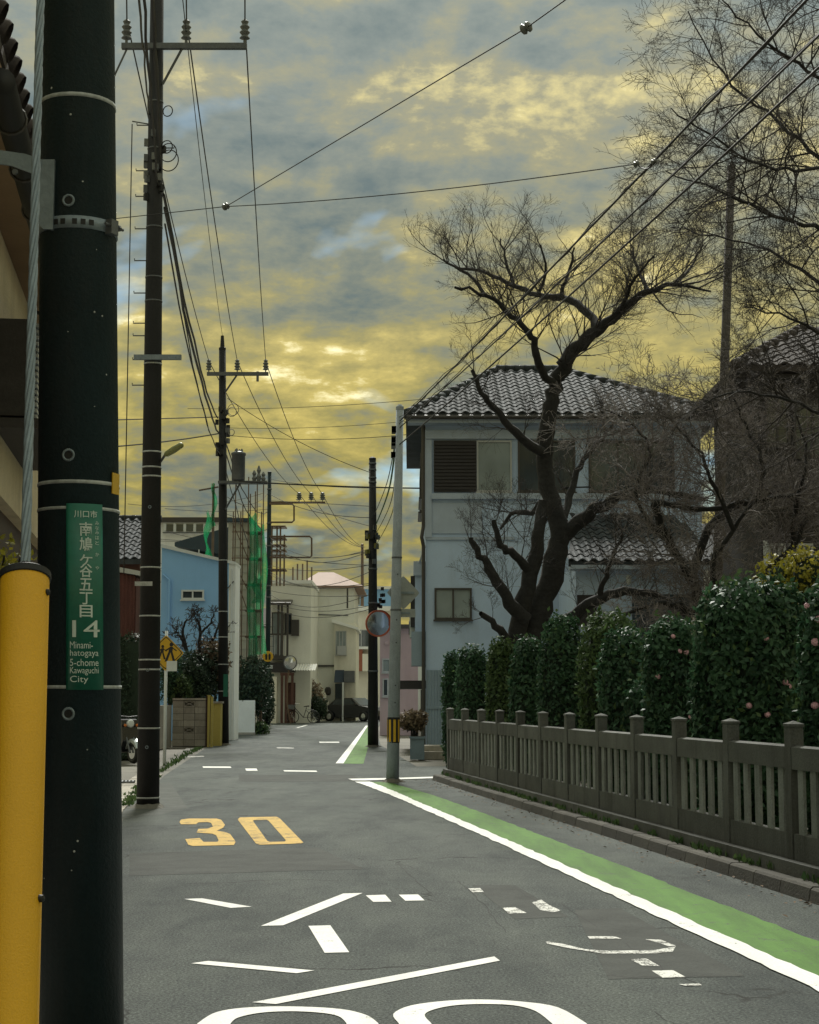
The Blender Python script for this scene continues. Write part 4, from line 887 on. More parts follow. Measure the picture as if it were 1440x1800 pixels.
for px, h in ((447, 0.35), (455, 0.5), (463, 0.3)): MB().lathe((fx(px, 845, P3.D - 0.3), tc0.y, zt_ - 0.02), [(0.05, 0), (0.08, h * .3), (0.04, h * .5), (0.07, h * .7), (0.02, h)], 8).build('bushing', 'porcelain', P3.root)
for py in (985, 1075, 1120, 1168, 1215): P3.band(py, 0.03)
for k in range(16):
    z = P3.z(rr.uniform(715, 800)); p = P3.at(z); a = R(rr.uniform(-110, 110)); c = p + Vector((math.sin(a) * 0.15, -math.cos(a) * 0.15, 0))
    MB(frame(c, (math.cos(a), math.sin(a)))).box(-0.06, 0.06, -0.08, 0.02, -0.08, 0.08).build('cable_clamp', rr.choice(['steel', 'black', 'cable']), P3.root)
for (px, py, rad) in ((408, 724, 0.15), (410, 720, 0.19), (407, 760, 0.1)): MB().ring(W(px, py, P3.D - 0.2), (0.3, 1, 0), rad, 0.012, 18, 5).build('cable_coil', 'cable_grey', P3.root)
z = P3.z(1205); p = P3.at(z); MB().box(p.x + 0.02, p.x + 0.16, p.y - 0.18, p.y - 0.165, z - 0.35, z + 0.35).build('green_plate', 'sign_green', P3.root)

# --- pole four, far
P4 = Pole('utility_pole', 'slim far dark utility pole with long crossarm and rectangular stay brackets', 470, 1272, 474, 830, 0.15, 0.1, 'pole_dark', D=86)
_, z4, y4 = arm(P4, 884, 474, 572, 0.1, 'scaf')
ins4 = []
for px in (526, 547, 567):
    c = Vector((fx(px, 884, y4), y4, z4 + 0.05)); insulator(P4.root, c, 0.5, 0.16); ins4.append(c + Vector((0, 0, 0.4)))
def loop(px0, px1, py0, py1, r=0.05):
    q = [W(px0, py0, 85.8), W(px1, py0, 85.8), W(px1, py1, 85.8), W(px0, py1, 85.8)]
    MB().tube([q[0], q[1] - Vector((0.1, 0, 0)), q[1] - Vector((0, 0, 0.1)), q[2] + Vector((0, 0, 0.1)), q[2] - Vector((0.1, 0, 0)), q[3]], r, 6).build('stay_bracket', 'scaf', P4.root)
loop(474, 517, 886, 918); loop(474, 548, 943, 980)
for py in (860, 920, 960, 1000, 1030, 1050): P4.band(py, 0.08, 'steel', 0.02)
for i in range(10):
    z = P4.z(1085 + i * 17); p = P4.at(z); MB().tube([p + Vector((0.1, 0, 0)), p + Vector((0.32, 0, 0))], 0.012, 5).build('step_bolt', 'steel', P4.root)
P5 = Pole('utility_pole', 'most distant thin utility pole rising behind the red brick balcony', 637, 1150, 637, 957, 0.16, 0.11, 'scaf', D=130)

# --- right-hand poles
PG = Pole('utility_pole', 'pale grey concrete pole with black and yellow striped band at green lane', 690, 1375, 703, 716, 0.115, 0.068, 'pole_grey')
PG.band(1262, 0.02, 'black'); PG.band(980, 0.03, 'steel', 0.008); PG.band(1072, 0.03, 'steel', 0.008)
zb0, zb1 = PG.z(1306), PG.z(1263); pB = PG.at((zb0 + zb1) / 2)
stripe = MB().lathe(tuple(pB), [(PG.r(1) + 0.003, -(zb1 - zb0) / 2), (PG.r(1) + 0.004, (zb1 - zb0) / 2)], 24).build('warning_band', 'sign_black', PG.root, True)
for k in range(8):
    a0_, a1_ = k * math.pi / 4, k * math.pi / 4 + math.pi / 8; vs_ = []
    for j in range(4):
        a = a0_ + (a1_ - a0_) * j / 3
        for z in (-(zb1 - zb0) / 2 + 0.02, (zb1 - zb0) / 2 - 0.02): vs_.append((pB.x + math.cos(a) * (PG.r(1) + 0.0065), pB.y + math.sin(a) * (PG.r(1) + 0.0065), pB.z + z))
    MB().add(vs_, [(2 * j, 2 * j + 2, 2 * j + 3, 2 * j + 1) for j in range(3)]).build('yellow_stripe', 'warn_yellow', stripe)
for py in (1010, 1090, 1130, 1205, 1235):
    z = PG.z(py); p = PG.at(z); MB().lathe(tuple(p + Vector((0.02, -PG.r(z) - 0.001, 0))), [(0, 0.002), (0.012, 0.001)], 8, (0, -1, 0)).build('socket_hole', 'black', PG.root)
for k in range(9):
    z = PG.z(rr.uniform(745, 800)); p = PG.at(z); MB(frame(p + Vector((-PG.r(z), 0, 0)), (0, 1))).box(-0.04, 0.04, -0.02, 0.07, -0.05, 0.05).build('cable_clamp', rr.choice(['black', 'steel', 'cable_green']), PG.root)
PD = Pole('utility_pole', 'dark pole carrying the orange-rimmed road mirror behind the striped grey pole', 656, 1313, 655, 806, 0.165, 0.105, 'pole_brown')
for py in (815, 826, 840, 848, 1000, 1060, 1180): PD.band(py, 0.05, 'steel', 0.012)
for k in range(18):
    z = PD.z(rr.uniform(920, 990)); p = PD.at(z); a = R(rr.uniform(-130, 60)); c = p + Vector((math.sin(a) * 0.15, -math.cos(a) * 0.15, 0))
    MB(frame(c, (math.cos(a), math.sin(a)))).box(-0.05, 0.05, -0.09, 0.02, -0.07, 0.07).build('cable_clamp', rr.choice(['steel', 'black', 'cable_yellow']), PD.root)
for k in range(10):
    z = PD.z(rr.uniform(1030, 1075)); p = PD.at(z) + Vector((rr.uniform(0.16, 0.36), 0.1, 0)); MB().box(p.x - 0.05, p.x + 0.05, p.y - 0.06, p.y + 0.06, z - 0.05, z + 0.05).build('junction_box', rr.choice(['black', 'steel']), PD.root)
PW = Pole('utility_pole', 'weathered dark wooden pole standing among the bare branches', 1270, 760, 1286, 292, 0.098, 0.07, 'pole_wood', D=28.5)
for py in (330, 350, 450): PW.band(py, 0.02, 'steel')

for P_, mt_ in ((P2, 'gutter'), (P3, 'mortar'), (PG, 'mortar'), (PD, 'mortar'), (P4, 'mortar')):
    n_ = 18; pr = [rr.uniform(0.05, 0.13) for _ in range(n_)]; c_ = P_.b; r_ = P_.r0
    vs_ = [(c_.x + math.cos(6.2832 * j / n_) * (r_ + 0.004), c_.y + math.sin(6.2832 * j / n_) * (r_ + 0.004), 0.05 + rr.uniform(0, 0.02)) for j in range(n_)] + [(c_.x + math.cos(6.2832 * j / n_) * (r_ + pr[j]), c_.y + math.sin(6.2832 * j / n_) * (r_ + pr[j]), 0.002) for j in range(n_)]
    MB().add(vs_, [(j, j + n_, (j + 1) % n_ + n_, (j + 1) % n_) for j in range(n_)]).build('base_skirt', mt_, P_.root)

# --- mirror and signs on the poles
mc = W(665, 1096, PD.D - 0.55); mir = thing('road_mirror', 'round convex traffic mirror with orange rim on the dark pole', 'mirror', tuple(mc))
ax = Vector((0.35, -1, -0.10)).normalized()
MB().lathe(tuple(mc), [(0.36, 0.0), (0.405, -0.01), (0.405, 0.035), (0.39, 0.045), (0.355, 0.02)], 36, ax).build('rim', 'orange', mir, True)
MB().lathe(tuple(mc), [(0.0, 0.075), (0.12, 0.069), (0.24, 0.05), (0.36, 0.016)], 36, ax).build('mirror_face', 'mirror', mir, True)
MB().lathe(tuple(mc), [(0.37, 0.0), (0.2, -0.05), (0.0, -0.06)], 24, ax).build('back_shell', 'orange', mir, True)
MB().tube([mc - ax * 0.05, PD.at(mc.z) + Vector((0, -0.1, 0))], 0.03, 6).build('bracket', 'steel', mir)
vis = [mc + ax * 0.02 + (Vector((0, 0, 1)) * math.cos(R(a)) + ax.cross(Vector((0, 0, 1))) * math.sin(R(a))) * 0.42 + ax * 0.1 for a in range(-100, 101, 10)]
vi0 = [mc + (Vector((0, 0, 1)) * math.cos(R(a)) + ax.cross(Vector((0, 0, 1))) * math.sin(R(a))) * 0.41 for a in range(-100, 101, 10)]
k = len(vis); MB().add(vis + vi0, [(i, i + 1, i + 1 + k, i + k) for i in range(k - 1)]).build('hood', 'orange', mir, True)
sg = W(709, 1041, PG.D - 0.02); sign = thing('sign_back', 'plain grey back of a diamond road sign on the pale concrete pole', 'road sign', tuple(sg))
T = frame((sg.x, PG.D + 0.13, sg.z), (0.93, 0.25)); h_ = 0.31
def rounded_diamond(h, c=0.04):
    out = []
    for (ux, uz) in ((1, 0), (0, 1), (-1, 0), (0, -1)):
        px_, pz_ = -uz, ux
        out += [((h - c) * ux - px_ * c * -1 * -1, (h - c) * uz - pz_ * c), ((h - c * .3) * ux, (h - c * .3) * uz), ((h - c) * ux + px_ * c, (h - c) * uz + pz_ * c)]
    return out
MB(T).prism(rounded_diamond(h_), 'y', -0.002, 0.002).build('panel', 'sign_back', sign)
MB(T).box(-0.2, 0.2, -0.025, -0.002, -0.02, 0.02).build('stiffener', 'galv', sign)
s2 = W(711, 1077, PG.D); sb2 = thing('small_sign_back', 'small grey rectangular sign plate under the diamond sign back', 'road sign', tuple(s2))
T = frame((s2.x, PG.D + 0.12, s2.z), (0.97, 0.2)); MB(T).box(-0.22, 0.2, -0.002, 0.002, -0.075, 0.075).build('panel', 'sign_back', sb2); MB(T).box(-0.1, 0.1, -0.02, -0.0025, -0.015, 0.015).build('stiffener', 'galv', sb2)
# school crossing sign on a white post behind pole two
gp = G(289, 1346); sp = thing('warning_sign', 'yellow diamond children-crossing sign on thin white post behind a dark pole', 'road sign', tuple(gp))
MB().cyl(gp, gp + Vector((0, 0, 2.95)), 0.038, 0.034, 12).build('post', 'white_steel', sp, True)
zs = fz(1148, gp.y); T = frame((gp.x + 0.0, gp.y - 0.045, zs), (1, 0.1))
pn = MB(T).prism(rounded_diamond(0.40), 'y', -0.002, 0.003).build('panel', 'warn_yellow', sp)
o_ = rounded_diamond(0.37); i_ = rounded_diamond(0.345); k = len(o_)
MB(T).add([(a, -0.0035, b_) for a, b_ in o_ + i_], [(j, (j + 1) % k, (j + 1) % k + k, j + k) for j in range(k)]).build('black_border', 'sign_black', pn)
def child(xo, sc_, name='walking_child'):
    b_ = MB(T); y0, y1 = -0.0045, -0.0032
    q = lambda L: b_.prism([(xo + a * sc_, c * sc_) for a, c in L], 'y', y0, y1)
    hd = [(0.03 + 0.035 * math.cos(t * .785), 0.15 + 0.038 * math.sin(t * .785)) for t in range(8)]; q(hd)
    q([(-0.02, 0.02), (0.05, 0.02), (0.06, 0.11), (0.0, 0.11)]); q([(-0.02, 0.02), (0.02, 0.02), (-0.04, -0.15), (-0.085, -0.15)]); q([(0.015, 0.02), (0.05, 0.02), (0.10, -0.14), (0.06, -0.15)])
    q([(0.05, 0.10), (0.055, 0.075), (0.12, 0.03), (0.125, 0.05)]); q([(0.0, 0.10), (0.005, 0.07), (-0.07, 0.03), (-0.075, 0.055)]); return b_.build(name, 'sign_black', pn)
child(-0.10, 0.95); child(0.08, 1.25)
MB().box(gp.x + 0.02, gp.x + 0.25, gp.y - 0.05, gp.y - 0.045, fz(1180, gp.y), fz(1162, gp.y)).build('supplement_plate', 'white_steel', sp)
# far round warning disc on pole four
wc = W(471, 1154, 85.4); wd = thing('round_sign', 'small round yellow sign with white plate on far dark pole', 'road sign', tuple(wc))
dk = MB().lathe(tuple(wc), [(0, 0.02), (0.27, 0.02), (0.28, 0.0), (0, 0.0)], 20, (0, -1, 0)).build('disc', 'warn_yellow', wd)
for dx in (-0.08, 0.09): MB().prism([(wc.x + dx - 0.05, wc.z - 0.17), (wc.x + dx + 0.05, wc.z - 0.17), (wc.x + dx + 0.06, wc.z + 0.08), (wc.x + dx, wc.z + 0.17), (wc.x + dx - 0.06, wc.z + 0.08)], 'y', wc.y - 0.026, wc.y - 0.022).build('figure', 'sign_black', dk)
MB().box(wc.x - 0.25, wc.x + 0.25, wc.y - 0.02, wc.y, wc.z - 0.62, wc.z - 0.45).build('plate', 'white_steel', wd)
MB().tube([wc, (wc.x, 85.9, wc.z)], 0.03, 6).build('bracket', 'steel', wd)

# ------------------------------------------------------------------ overhead cables
def wire(pts, r, label, group, mat='cable', sag=0.0, name='overhead_cable', wob=0.0, n=14):
    pts = [Vector(p) for p in pts]; out = []
    for a, b_ in zip(pts, pts[1:]):
        for i in range(n):
            t = i / n; p = a.lerp(b_, t); p.z -= sag * 4 * t * (1 - t)
            if wob: p += Vector((rr.gauss(0, wob), 0, rr.gauss(0, wob)))
            out.append(p)
    out.append(pts[-1]); o = MB().tube(out, r, 5).build(name, mat, None, org=tuple(out[0]))
    return tag(o, label, 'cable', group)
g1 = 'power lines over the left-hand crossarms'
for k, (px0, px2) in enumerate(((205, 210), (318, 322), (428, 430))):
    far = ins2[k]; near = W(px0, -1400, 8.0)
    wire([near, far], 0.011, 'black power line tied on the %s of the high street-lamp pole crossarm' % ('short end', 'middle', 'long end')[k], g1)
    wire([far, ins3[k]], 0.011, 'black power line from %s of the high crossarm to the transformer pole' % ('short end', 'middle', 'long end')[k], 'power lines between two crossarms', sag=0.25)
    wire([ins3[k], ins4[k]], 0.014, 'black power line from %s of the transformer pole crossarm to the far slim pole' % ('short end', 'middle', 'long end')[k], 'power lines to the far pole', sag=0.5)
    wire([ins4[k], W(636 + k * 3, 962, 130)], 0.018, 'thin black line from far slim pole to the most distant pole', 'most distant power lines', sag=0.6)
wire([W(300, -200, 18), W(391, 590, P3.D)], 0.007, 'thin earth wire running to the tip of the transformer pole', None, sag=0.3)
tele = 'telephone cables between the dark poles'
for (a, b_, r, sg_) in (((288, 340), (383, 735), 0.022, 0.5), ((289, 365), (384, 760), 0.026, 0.45), ((290, 395), (388, 800), 0.014, 0.6), ((286, 318), (385, 790), 0.012, 0.8)):
    wire([W(*a, P2.D), W(*b_, P3.D)], r, 'thick sagging telephone cable from the street-lamp pole to the transformer pole', tele, sag=sg_, wob=0.012)
for (a, b_, r) in (((250, -400), (283, 300), 0.02), ((228, -300), (278, 330), 0.016), ((255, -300), (281, 240), 0.012), ((236, -100), (262, 200), 0.012)):
    wire([W(*a, 12), W(*b_, P2.D)], r, 'telephone cable dropping along the shaft of the street-lamp pole', 'telephone cables over the street-lamp pole', wob=0.006)
for (a, b_, r) in (((398, 780), (470, 900), 0.02), ((398, 800), (470, 930), 0.02), ((398, 830), (472, 1010), 0.016)):
    wire([W(*a, P3.D), W(*b_, P4.D)], r, 'telephone cable from transformer pole to the far slim pole', 'telephone cables to the far pole', sag=0.8, wob=0.02)
# cables of the right-hand side: grey pole to overhead right
rg = 'service cables rising over the fence'
ends = [((1418, 0), 12.0, 0.012), ((1440, 62), 12.3, 0.010), ((1440, 118), 12.5, 0.012)]
for k, (e_, D_, r) in enumerate(ends):
    s0 = PG.at(PG.z((740, 752, 782)[k])); p1 = W(*e_, D_); ext_ = s0 + (p1 - s0) * 1.45
    o = wire([s0, p1, ext_], r, ('thick black cable bundle highest', 'black cable in the middle', 'black cable lowest')[k] + ' of those climbing from the pale concrete pole', rg, mat=('cable', 'cable', 'cable')[k], sag=0.05)
    if k < 2:
        for j in range(2): wire([s0 + Vector((0, 0, 0.05 * j)), p1 + Vector((0.03 * (j + 1), 0, 0.04 * (j + 1))), ext_ + Vector((0, 0, 0.1 * j))], 0.006, 'thin wavy cable lashed beside the thicker cables over the cherry tree', 'lashed thin cables over the fence', sag=0.06, wob=0.012, n=40)
nd = W(397, 363, 20.5)
wire([W(205, 384, 21.6), nd], 0.006, 'thin stay wire from the street-lamp pole to a small knob insulator', None)
wire([nd, W(925, 49, 13.2), W(1010, -12, 12.2)], 0.006, 'thin stay wire climbing across the clouds through two knob insulators', None)
wire([nd, W(1120, 288, 15.4), W(1153, 283, 15.0)], 0.006, 'thin stay wire stretched level from knob insulator to the cables over the cherry tree', None, sag=0.06)
def knob(px, py, D, r, label):
    c = W(px, py, D); o = MB().lathe((0, 0, 0), [(0.2 * r, -1.1 * r), (0.85 * r, -0.8 * r), (r, -0.35 * r), (0.55 * r, 0), (r, 0.35 * r), (0.85 * r, 0.8 * r), (0.2 * r, 1.1 * r)], 14, (0.8, -0.5, 0.3)).build('knob_insulator', 'porcelain', None, True)
    o.location = c; tag(o, label, 'insulator')
knob(397, 363, 20.5, 0.045, 'small dark knob insulator where two stay wires meet'); knob(925, 49, 13.2, 0.048, 'dark knob insulator high on the climbing stay wire')
knob(1119, 288, 15.4, 0.03, 'flat dark insulator on the level stay wire near bare twigs'); knob(1150, 284, 15.05, 0.028, 'small insulator hooked to cables at the end of the level stay wire')
cr = 'cables crossing the street between houses'
for (a, Da, b_, Db, r, sg_) in (((60, 742), 38, (384, 733), 51, 0.016, 0.0), ((60, 792), 40, (385, 762), 51, 0.02, 0.1), ((330, 718), 55, (740, 702), 45, 0.008, 0.1), ((396, 752), 51, (740, 738), 45, 0.007, 0.1),
                                ((398, 765), 51, (735, 762), 45, 0.009, 0.15), ((420, 846), 51, (1040, 856), 44.5, 0.022, 0.12), ((474, 842), 86, (655, 858), 50, 0.012, 0.1), ((474, 868), 86, (655, 910), 50, 0.015, 0.3),
                                ((400, 700), 51, (655, 832), 50, 0.010, 0.2), ((474, 880), 86, (655, 890), 50, 0.012, 0.0), ((520, 878), 86, (655, 926), 50, 0.012, 0.1)):
    wire([W(*a, Da), W(*b_, Db)], r, 'dark cable crossing the street between house fronts and poles', cr, sag=sg_)
lw = 'low cables above the distant houses'
for i in range(16):
    y0_ = 870 + i * 9 + rr.uniform(-6, 6); y1_ = y0_ + rr.uniform(-20, 30)
    wire([W(rr.choice([225, 290, 400]), y0_, 70), W(rr.uniform(455, 480), y1_, 86)], 0.012, 'thin low cable strung across in front of distant houses', lw, sag=rr.uniform(0, 0.6))
for i in range(12):
    y0_ = 945 + i * 11 + rr.uniform(-5, 5)
    wire([W(474, y0_, 86), W(655, y0_ + rr.uniform(-15, 45) * (1 if i < 7 else 0.2), 50)], 0.011, 'thin low cable strung across in front of distant houses', lw, sag=rr.uniform(0.1, 0.7))
# hanging tangle between the two right-hand poles
dr = 'slack drop cables between the grey pole and mirror pole'
for k, (a, b_, c_) in enumerate((((697, 765), (684, 860), (662, 920)), ((697, 780), (688, 880), (660, 940)), ((698, 800), (690, 900), (660, 960)), ((696, 770), (680, 850), (658, 905)))):
    pts = smooth_path([W(*a, PG.D), W(*b_, 36), W(*c_, PD.D - 0.2)], 8)
    tag(MB().tube(pts, 0.018 if k == 0 else 0.01, 6).build('overhead_cable', ('cable_green', 'cable_yellow', 'cable_yellow', 'cable')[k], None, org=tuple(pts[0])), 'slack drop cable hanging from the grey pole to the mirror pole', 'cable', dr)

# ------------------------------------------------------------------ buildings
def tile_mesh(w, l, T3, mat, h=0.035):
    b_ = MB(T3); n = 8; vs = []; fs = []
    for (yy, up) in ((0.0, 0.028), (l * 1.12, 0.0)):
        for i in range(n + 1):
            t = i / n; vs.append((t * w - w / 2, yy, up + h * math.sin(t * 2 * math.pi)))
    for i in range(n + 1): t = i / n; vs.append((t * w - w / 2, 0.004, -0.02 + h * math.sin(t * 2 * math.pi)))
    k = n + 1
    for i in range(n): fs += [(i, i + 1, k + i + 1, k + i), (2 * k + i, 2 * k + i + 1, i + 1, i)]
    return b_.add(vs, fs).mesh('roof_tile', m[mat])
def tiled_slope(roof, A, B, C, D_, cols, rows, mat, cap=300):
    """A,B eave left/right, C,D_ ridge right/left; tiles laid row by row inside the trapezoid"""
    A, B, C, D_ = map(Vector, (A, B, C, D_)); u = (B - A).normalized(); up = (D_ - A); up = (up - u * up.dot(u)); L = up.length; up.normalize(); nrm = u.cross(up)
    w = (B - A).length / cols; l = L / rows
    T3 = Matrix(((u.x, up.x, nrm.x, 0), (u.y, up.y, nrm.y, 0), (u.z, up.z, nrm.z, 0), (0, 0, 0, 1))); me = tile_mesh(w, l, T3, mat)
    xl0, xl1 = 0.0, (D_ - A).dot(u); xr0, xr1 = (B - A).length, (C - A).dot(u); n = 0
    for r_ in range(rows):
        v_ = r_ * l; t = (v_ + l * 0.5) / L; a = xl0 + (xl1 - xl0) * t; c = xr0 + (xr1 - xr0) * t
        for i in range(cols):
            x = (i + 0.5) * w
            if x < a + 0.02 or x > c - 0.02 or n >= cap: continue
            p = A + u * x + up * v_ + nrm * (0.02 + rr.uniform(-.004, .004)); link('roof_tile', me, roof, p, (0, 0, rr.uniform(-.01, .01))); n += 1
def ridge_caps(roof, P, Q, n, r, mat):
    P, Q = Vector(P), Vector(Q); d = (Q - P) / n
    me = MB().tube([Vector((0, 0, 0)), d * 1.12], [r, r * 0.9], 10).mesh('ridge_tile', m[mat], True)
    for i in range(n): link('ridge_tile', me, roof, P + d * i)
def hip_roof(root, x0, x1, y0, y1, ze, zr, rx0, rx1, mat, over=0.5, th=0.12, name='roof'):
    x0 -= over; x1 += over; y0 -= over; y1 += over; ym = (y0 + y1) / 2
    v_ = [(x0, y0, ze), (x1, y0, ze), (x1, y1, ze), (x0, y1, ze), (rx0, ym, zr), (rx1, ym, zr)] + [(a, b_, ze - th) for a, b_ in ((x0, y0), (x1, y0), (x1, y1), (x0, y1))]
    f_ = [(0, 1, 5, 4), (1, 2, 5), (2, 3, 4, 5), (3, 0, 4), (6, 7, 1, 0), (7, 8, 2, 1), (8, 9, 3, 2), (9, 6, 0, 3), (9, 8, 7, 6)]
    return MB().add(v_, f_).build(name, mat, root)
def shell(root, x0, x1, y0, y1, z1, mat, name='wall'): return MB().box(x0, x1, y0, y1, -0.02, z1).build(name, mat, root)

# --- white three-storey house behind the cherry
yA = 45.0; XA = lambda px, py=1000: fx(px, py, yA); ZA = lambda py: fz(py, yA)
hA = thing('house', 'pale three-storey house with grey tiled hip roof behind the big cherry tree', 'house', (4, yA, 0))
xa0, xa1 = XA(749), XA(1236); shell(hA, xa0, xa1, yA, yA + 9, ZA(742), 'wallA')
ze = ZA(733); zr = fz(645, yA + 4)
ro = hip_roof(hA, xa0, xa1, yA, yA + 9, ze, zr, fx(872, 645, yA + 4.5), fx(988, 645, yA + 4.5), 'tile', 0.55)
A_ = (xa0 - .55, yA - .55, ze); B_ = (xa1 + .55, yA - .55, ze); C_ = (fx(988, 645, yA + 4.5), yA + 4.5, zr); D__ = (fx(872, 645, yA + 4.5), yA + 4.5, zr)
tiled_slope(ro, A_, B_, C_, D__, 28, 14, 'tile'); ridge_caps(ro, A_, D__, 13, 0.13, 'tile'); ridge_caps(ro, B_, C_, 13, 0.13, 'tile'); ridge_caps(ro, D__, C_, 7, 0.17, 'tile')
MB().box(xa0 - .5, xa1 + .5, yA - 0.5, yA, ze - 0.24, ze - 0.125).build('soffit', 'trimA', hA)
MB().tube([(xa0 - .6, yA - .6, ze - 0.1), (xa1 + .6, yA - .6, ze - 0.1)], 0.06, 8).build('gutter', 'bronze', hA)
MB().box(xa0 - 0.02, xa1 + 0.02, yA - 0.09, yA, ZA(772), ZA(757)).build('trim_band', 'trimA', hA)
MB().box(xa0 - 0.03, xa0 + 0.16, yA - 0.07, yA, ZA(945), ZA(773)).build('corner_trim', 'trimA', hA)
MB().box(xa0 + 0.16, xa1 + 0.03, yA - 0.14, yA, ZA(878), ZA(868)).build('trim_band', 'trimA', hA)
MB().box(xa0 - 0.02, XA(905), yA - 0.05, yA, ZA(949), ZA(944)).build('trim_band', 'trimA', hA)
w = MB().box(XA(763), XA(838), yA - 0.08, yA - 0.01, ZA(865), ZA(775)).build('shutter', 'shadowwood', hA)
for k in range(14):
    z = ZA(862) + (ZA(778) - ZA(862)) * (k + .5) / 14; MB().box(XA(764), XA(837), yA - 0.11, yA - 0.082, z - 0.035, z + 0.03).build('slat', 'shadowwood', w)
window(hA, I4, XA(842), XA(898), ZA(862), ZA(778), yA, 1, 'alu', 'glass_pale')
window(hA, I4, XA(915), XA(1010), ZA(862), ZA(778), yA, 2, 'bronze', 'glass'); window(hA, I4, XA(1040), XA(1185), ZA(862), ZA(778), yA, 3, 'bronze', 'glass')
window(hA, I4, XA(767), XA(826), ZA(1086), ZA(1037), yA, 2, 'bronze', 'glass_pale')
window(hA, I4, XA(1130), XA(1200), ZA(1000), ZA(930), yA, 2, 'bronze', 'glass')
MB().box(XA(756), XA(848), yA - 0.04, yA, ZA(938), ZA(884)).build('wall_panel', 'trimA', hA)
dp = MB().tube([(xa0 - 0.07, yA - 0.06, 0.05), (xa0 - 0.07, yA - 0.06, ZA(960)), (xa0 - 0.12, yA - 0.1, ZA(945)), (xa0 - 0.07, yA - 0.06, ZA(925)), (xa0 - 0.07, yA - 0.06, ze - 0.2)], 0.05, 8).build('downpipe', 'bronze', hA)
MB().tube([(xa0 - 0.02, yA - 0.06, ZA(960)), (xa0 - 0.3, yA + 0.6, ZA(1010)), (xa0 - 0.3, yA + 0.6, ZA(1060))], 0.03, 6).build('downpipe', 'trimA', hA)
cs = MB(); xs = [XA(750) + i * 0.038 for i in range(int((XA(786) - XA(750)) / 0.038))]
cs.add([(x, yA - 0.03 - (0.02 if i % 2 else 0.0), z) for z in (ZA(1314), ZA(1178)) for i, x in enumerate(xs)], [(i, i + 1, len(xs) + i + 1, len(xs) + i) for i in range(len(xs) - 1)]).build('corrugated_sheet', 'corr', hA)
MB().box(XA(750), XA(786), yA - 0.07, yA - 0.052, ZA(1246), ZA(1241)).build('sheet_rail', 'corr', hA)
# street side: bay windows, air units, canopy
TS = frame((xa0, yA, 0), (0.0, -1.0)); TS = frame((xa0, yA + 9, 0), (0, -1))      # local x runs towards the viewer, outward is -X world
for (u0, u1, z0_, z1_) in ((5.6, 8.2, ZA(865), ZA(790)), (2.2, 4.6, ZA(865), ZA(790)), (5.6, 8.0, ZA(1060), ZA(990))): window(hA, TS, u0, u1, z0_, z1_, 0.0, 2, 'bronze', 'glass_pale', d=0.14)
MB(TS).box(4.9, 8.7, -0.34, 0, ZA(1010), ZA(985)).build('bay_ledge', 'trimA', hA); MB(TS).box(5.2, 8.6, -0.3, 0, ZA(1120), ZA(1010)).build('bay', 'wallA', hA)
MB(TS).box(6.6, 8.5, -0.42, -0.3, ZA(1100), ZA(1010)).build('bay_shutter', 'shadowwood', hA)
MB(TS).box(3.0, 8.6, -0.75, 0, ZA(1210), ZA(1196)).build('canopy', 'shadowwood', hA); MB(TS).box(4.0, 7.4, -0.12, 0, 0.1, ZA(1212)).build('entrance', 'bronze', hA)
MB(TS).box(7.5, 8.9, -0.4, 0, ZA(1170), ZA(1110)).build('balcony_panel', 'corr', hA)
ac = MB(TS).box(7.2, 8.0, -0.45, -0.12, ZA(1118), ZA(1082)).build('air_conditioner', 'white_steel', hA)
MB(TS).ring((7.6, -0.46, (ZA(1118) + ZA(1082)) / 2), (0, 1, 0), 0.19, 0.015).build('fan_guard', 'steel', ac)
st = thing('doorstep', 'low concrete doorstep at the white house corner beside the fence end', 'step', (XA(760), 41.5, 0))
MB().box(fx(735, 1300, 41), fx(790, 1300, 41), 40.6, 42.0, -0.02, 0.17).build('lower_step', 'block', st); MB().box(fx(742, 1300, 41), fx(790, 1300, 41), 41.0, 42.0, 0.17, 0.30).build('upper_step', 'block', st)
# lower wing with its own tiled roof
yW = 39.5; XW = lambda px: fx(px, 1000, yW); ZW = lambda py: fz(py, yW)
hW = thing('house_wing', 'low white wing with grey tiled lean-to roof and dark garage opening behind cherry', 'house', (XW(1120), yW, 0))
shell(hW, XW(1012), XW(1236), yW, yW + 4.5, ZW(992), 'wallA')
e0, e1 = (XW(996), yW - 0.5, ZW(990)), (XW(1250), yW - 0.5, ZW(990)); t0, t1 = (XW(1040), yW + 4.5, fz(905, yW + 4.5)), (XW(1240), yW + 4.5, fz(905, yW + 4.5))
rw = MB().add([e0, e1, t1, t0] + [(a, b_, c - 0.12) for a, b_, c in (e0, e1, t1, t0)], [(0, 1, 2, 3), (7, 6, 5, 4), (0, 4, 5, 1), (1, 5, 6, 2), (3, 2, 6, 7), (0, 3, 7, 4)]).build('roof', 'tile', hW)
tiled_slope(rw, e0, e1, t1, t0, 13, 11, 'tile')
MB().box(XW(1000), XW(1246), yW - 0.52, yW, ZW(1003), ZW(996)).build('fascia', 'trimA', hW)
MB().box(XW(1110), XW(1214), yW - 0.06, yW + 0.02, 0.1, ZW(1045)).build('garage_door', 'teal_roof', hW)
MB().box(XW(1014), XW(1048), yW - 0.05, yW, ZW(1100), ZW(1046)).build('door', 'shadowwood', hW)
lm = MB().lathe((XW(1104), yW - 0.12, ZW(1028)), [(0.03, 0), (0.06, 0.05), (0.07, 0.18), (0.05, 0.22)], 10).build('wall_lamp', 'lamp_glass', hW)
MB().tube([(XW(1214), yW - 0.3, 0.1), (XW(1214), yW - 0.3, ZW(1060))], 0.06, 8).build('porch_post', 'cream', hW)
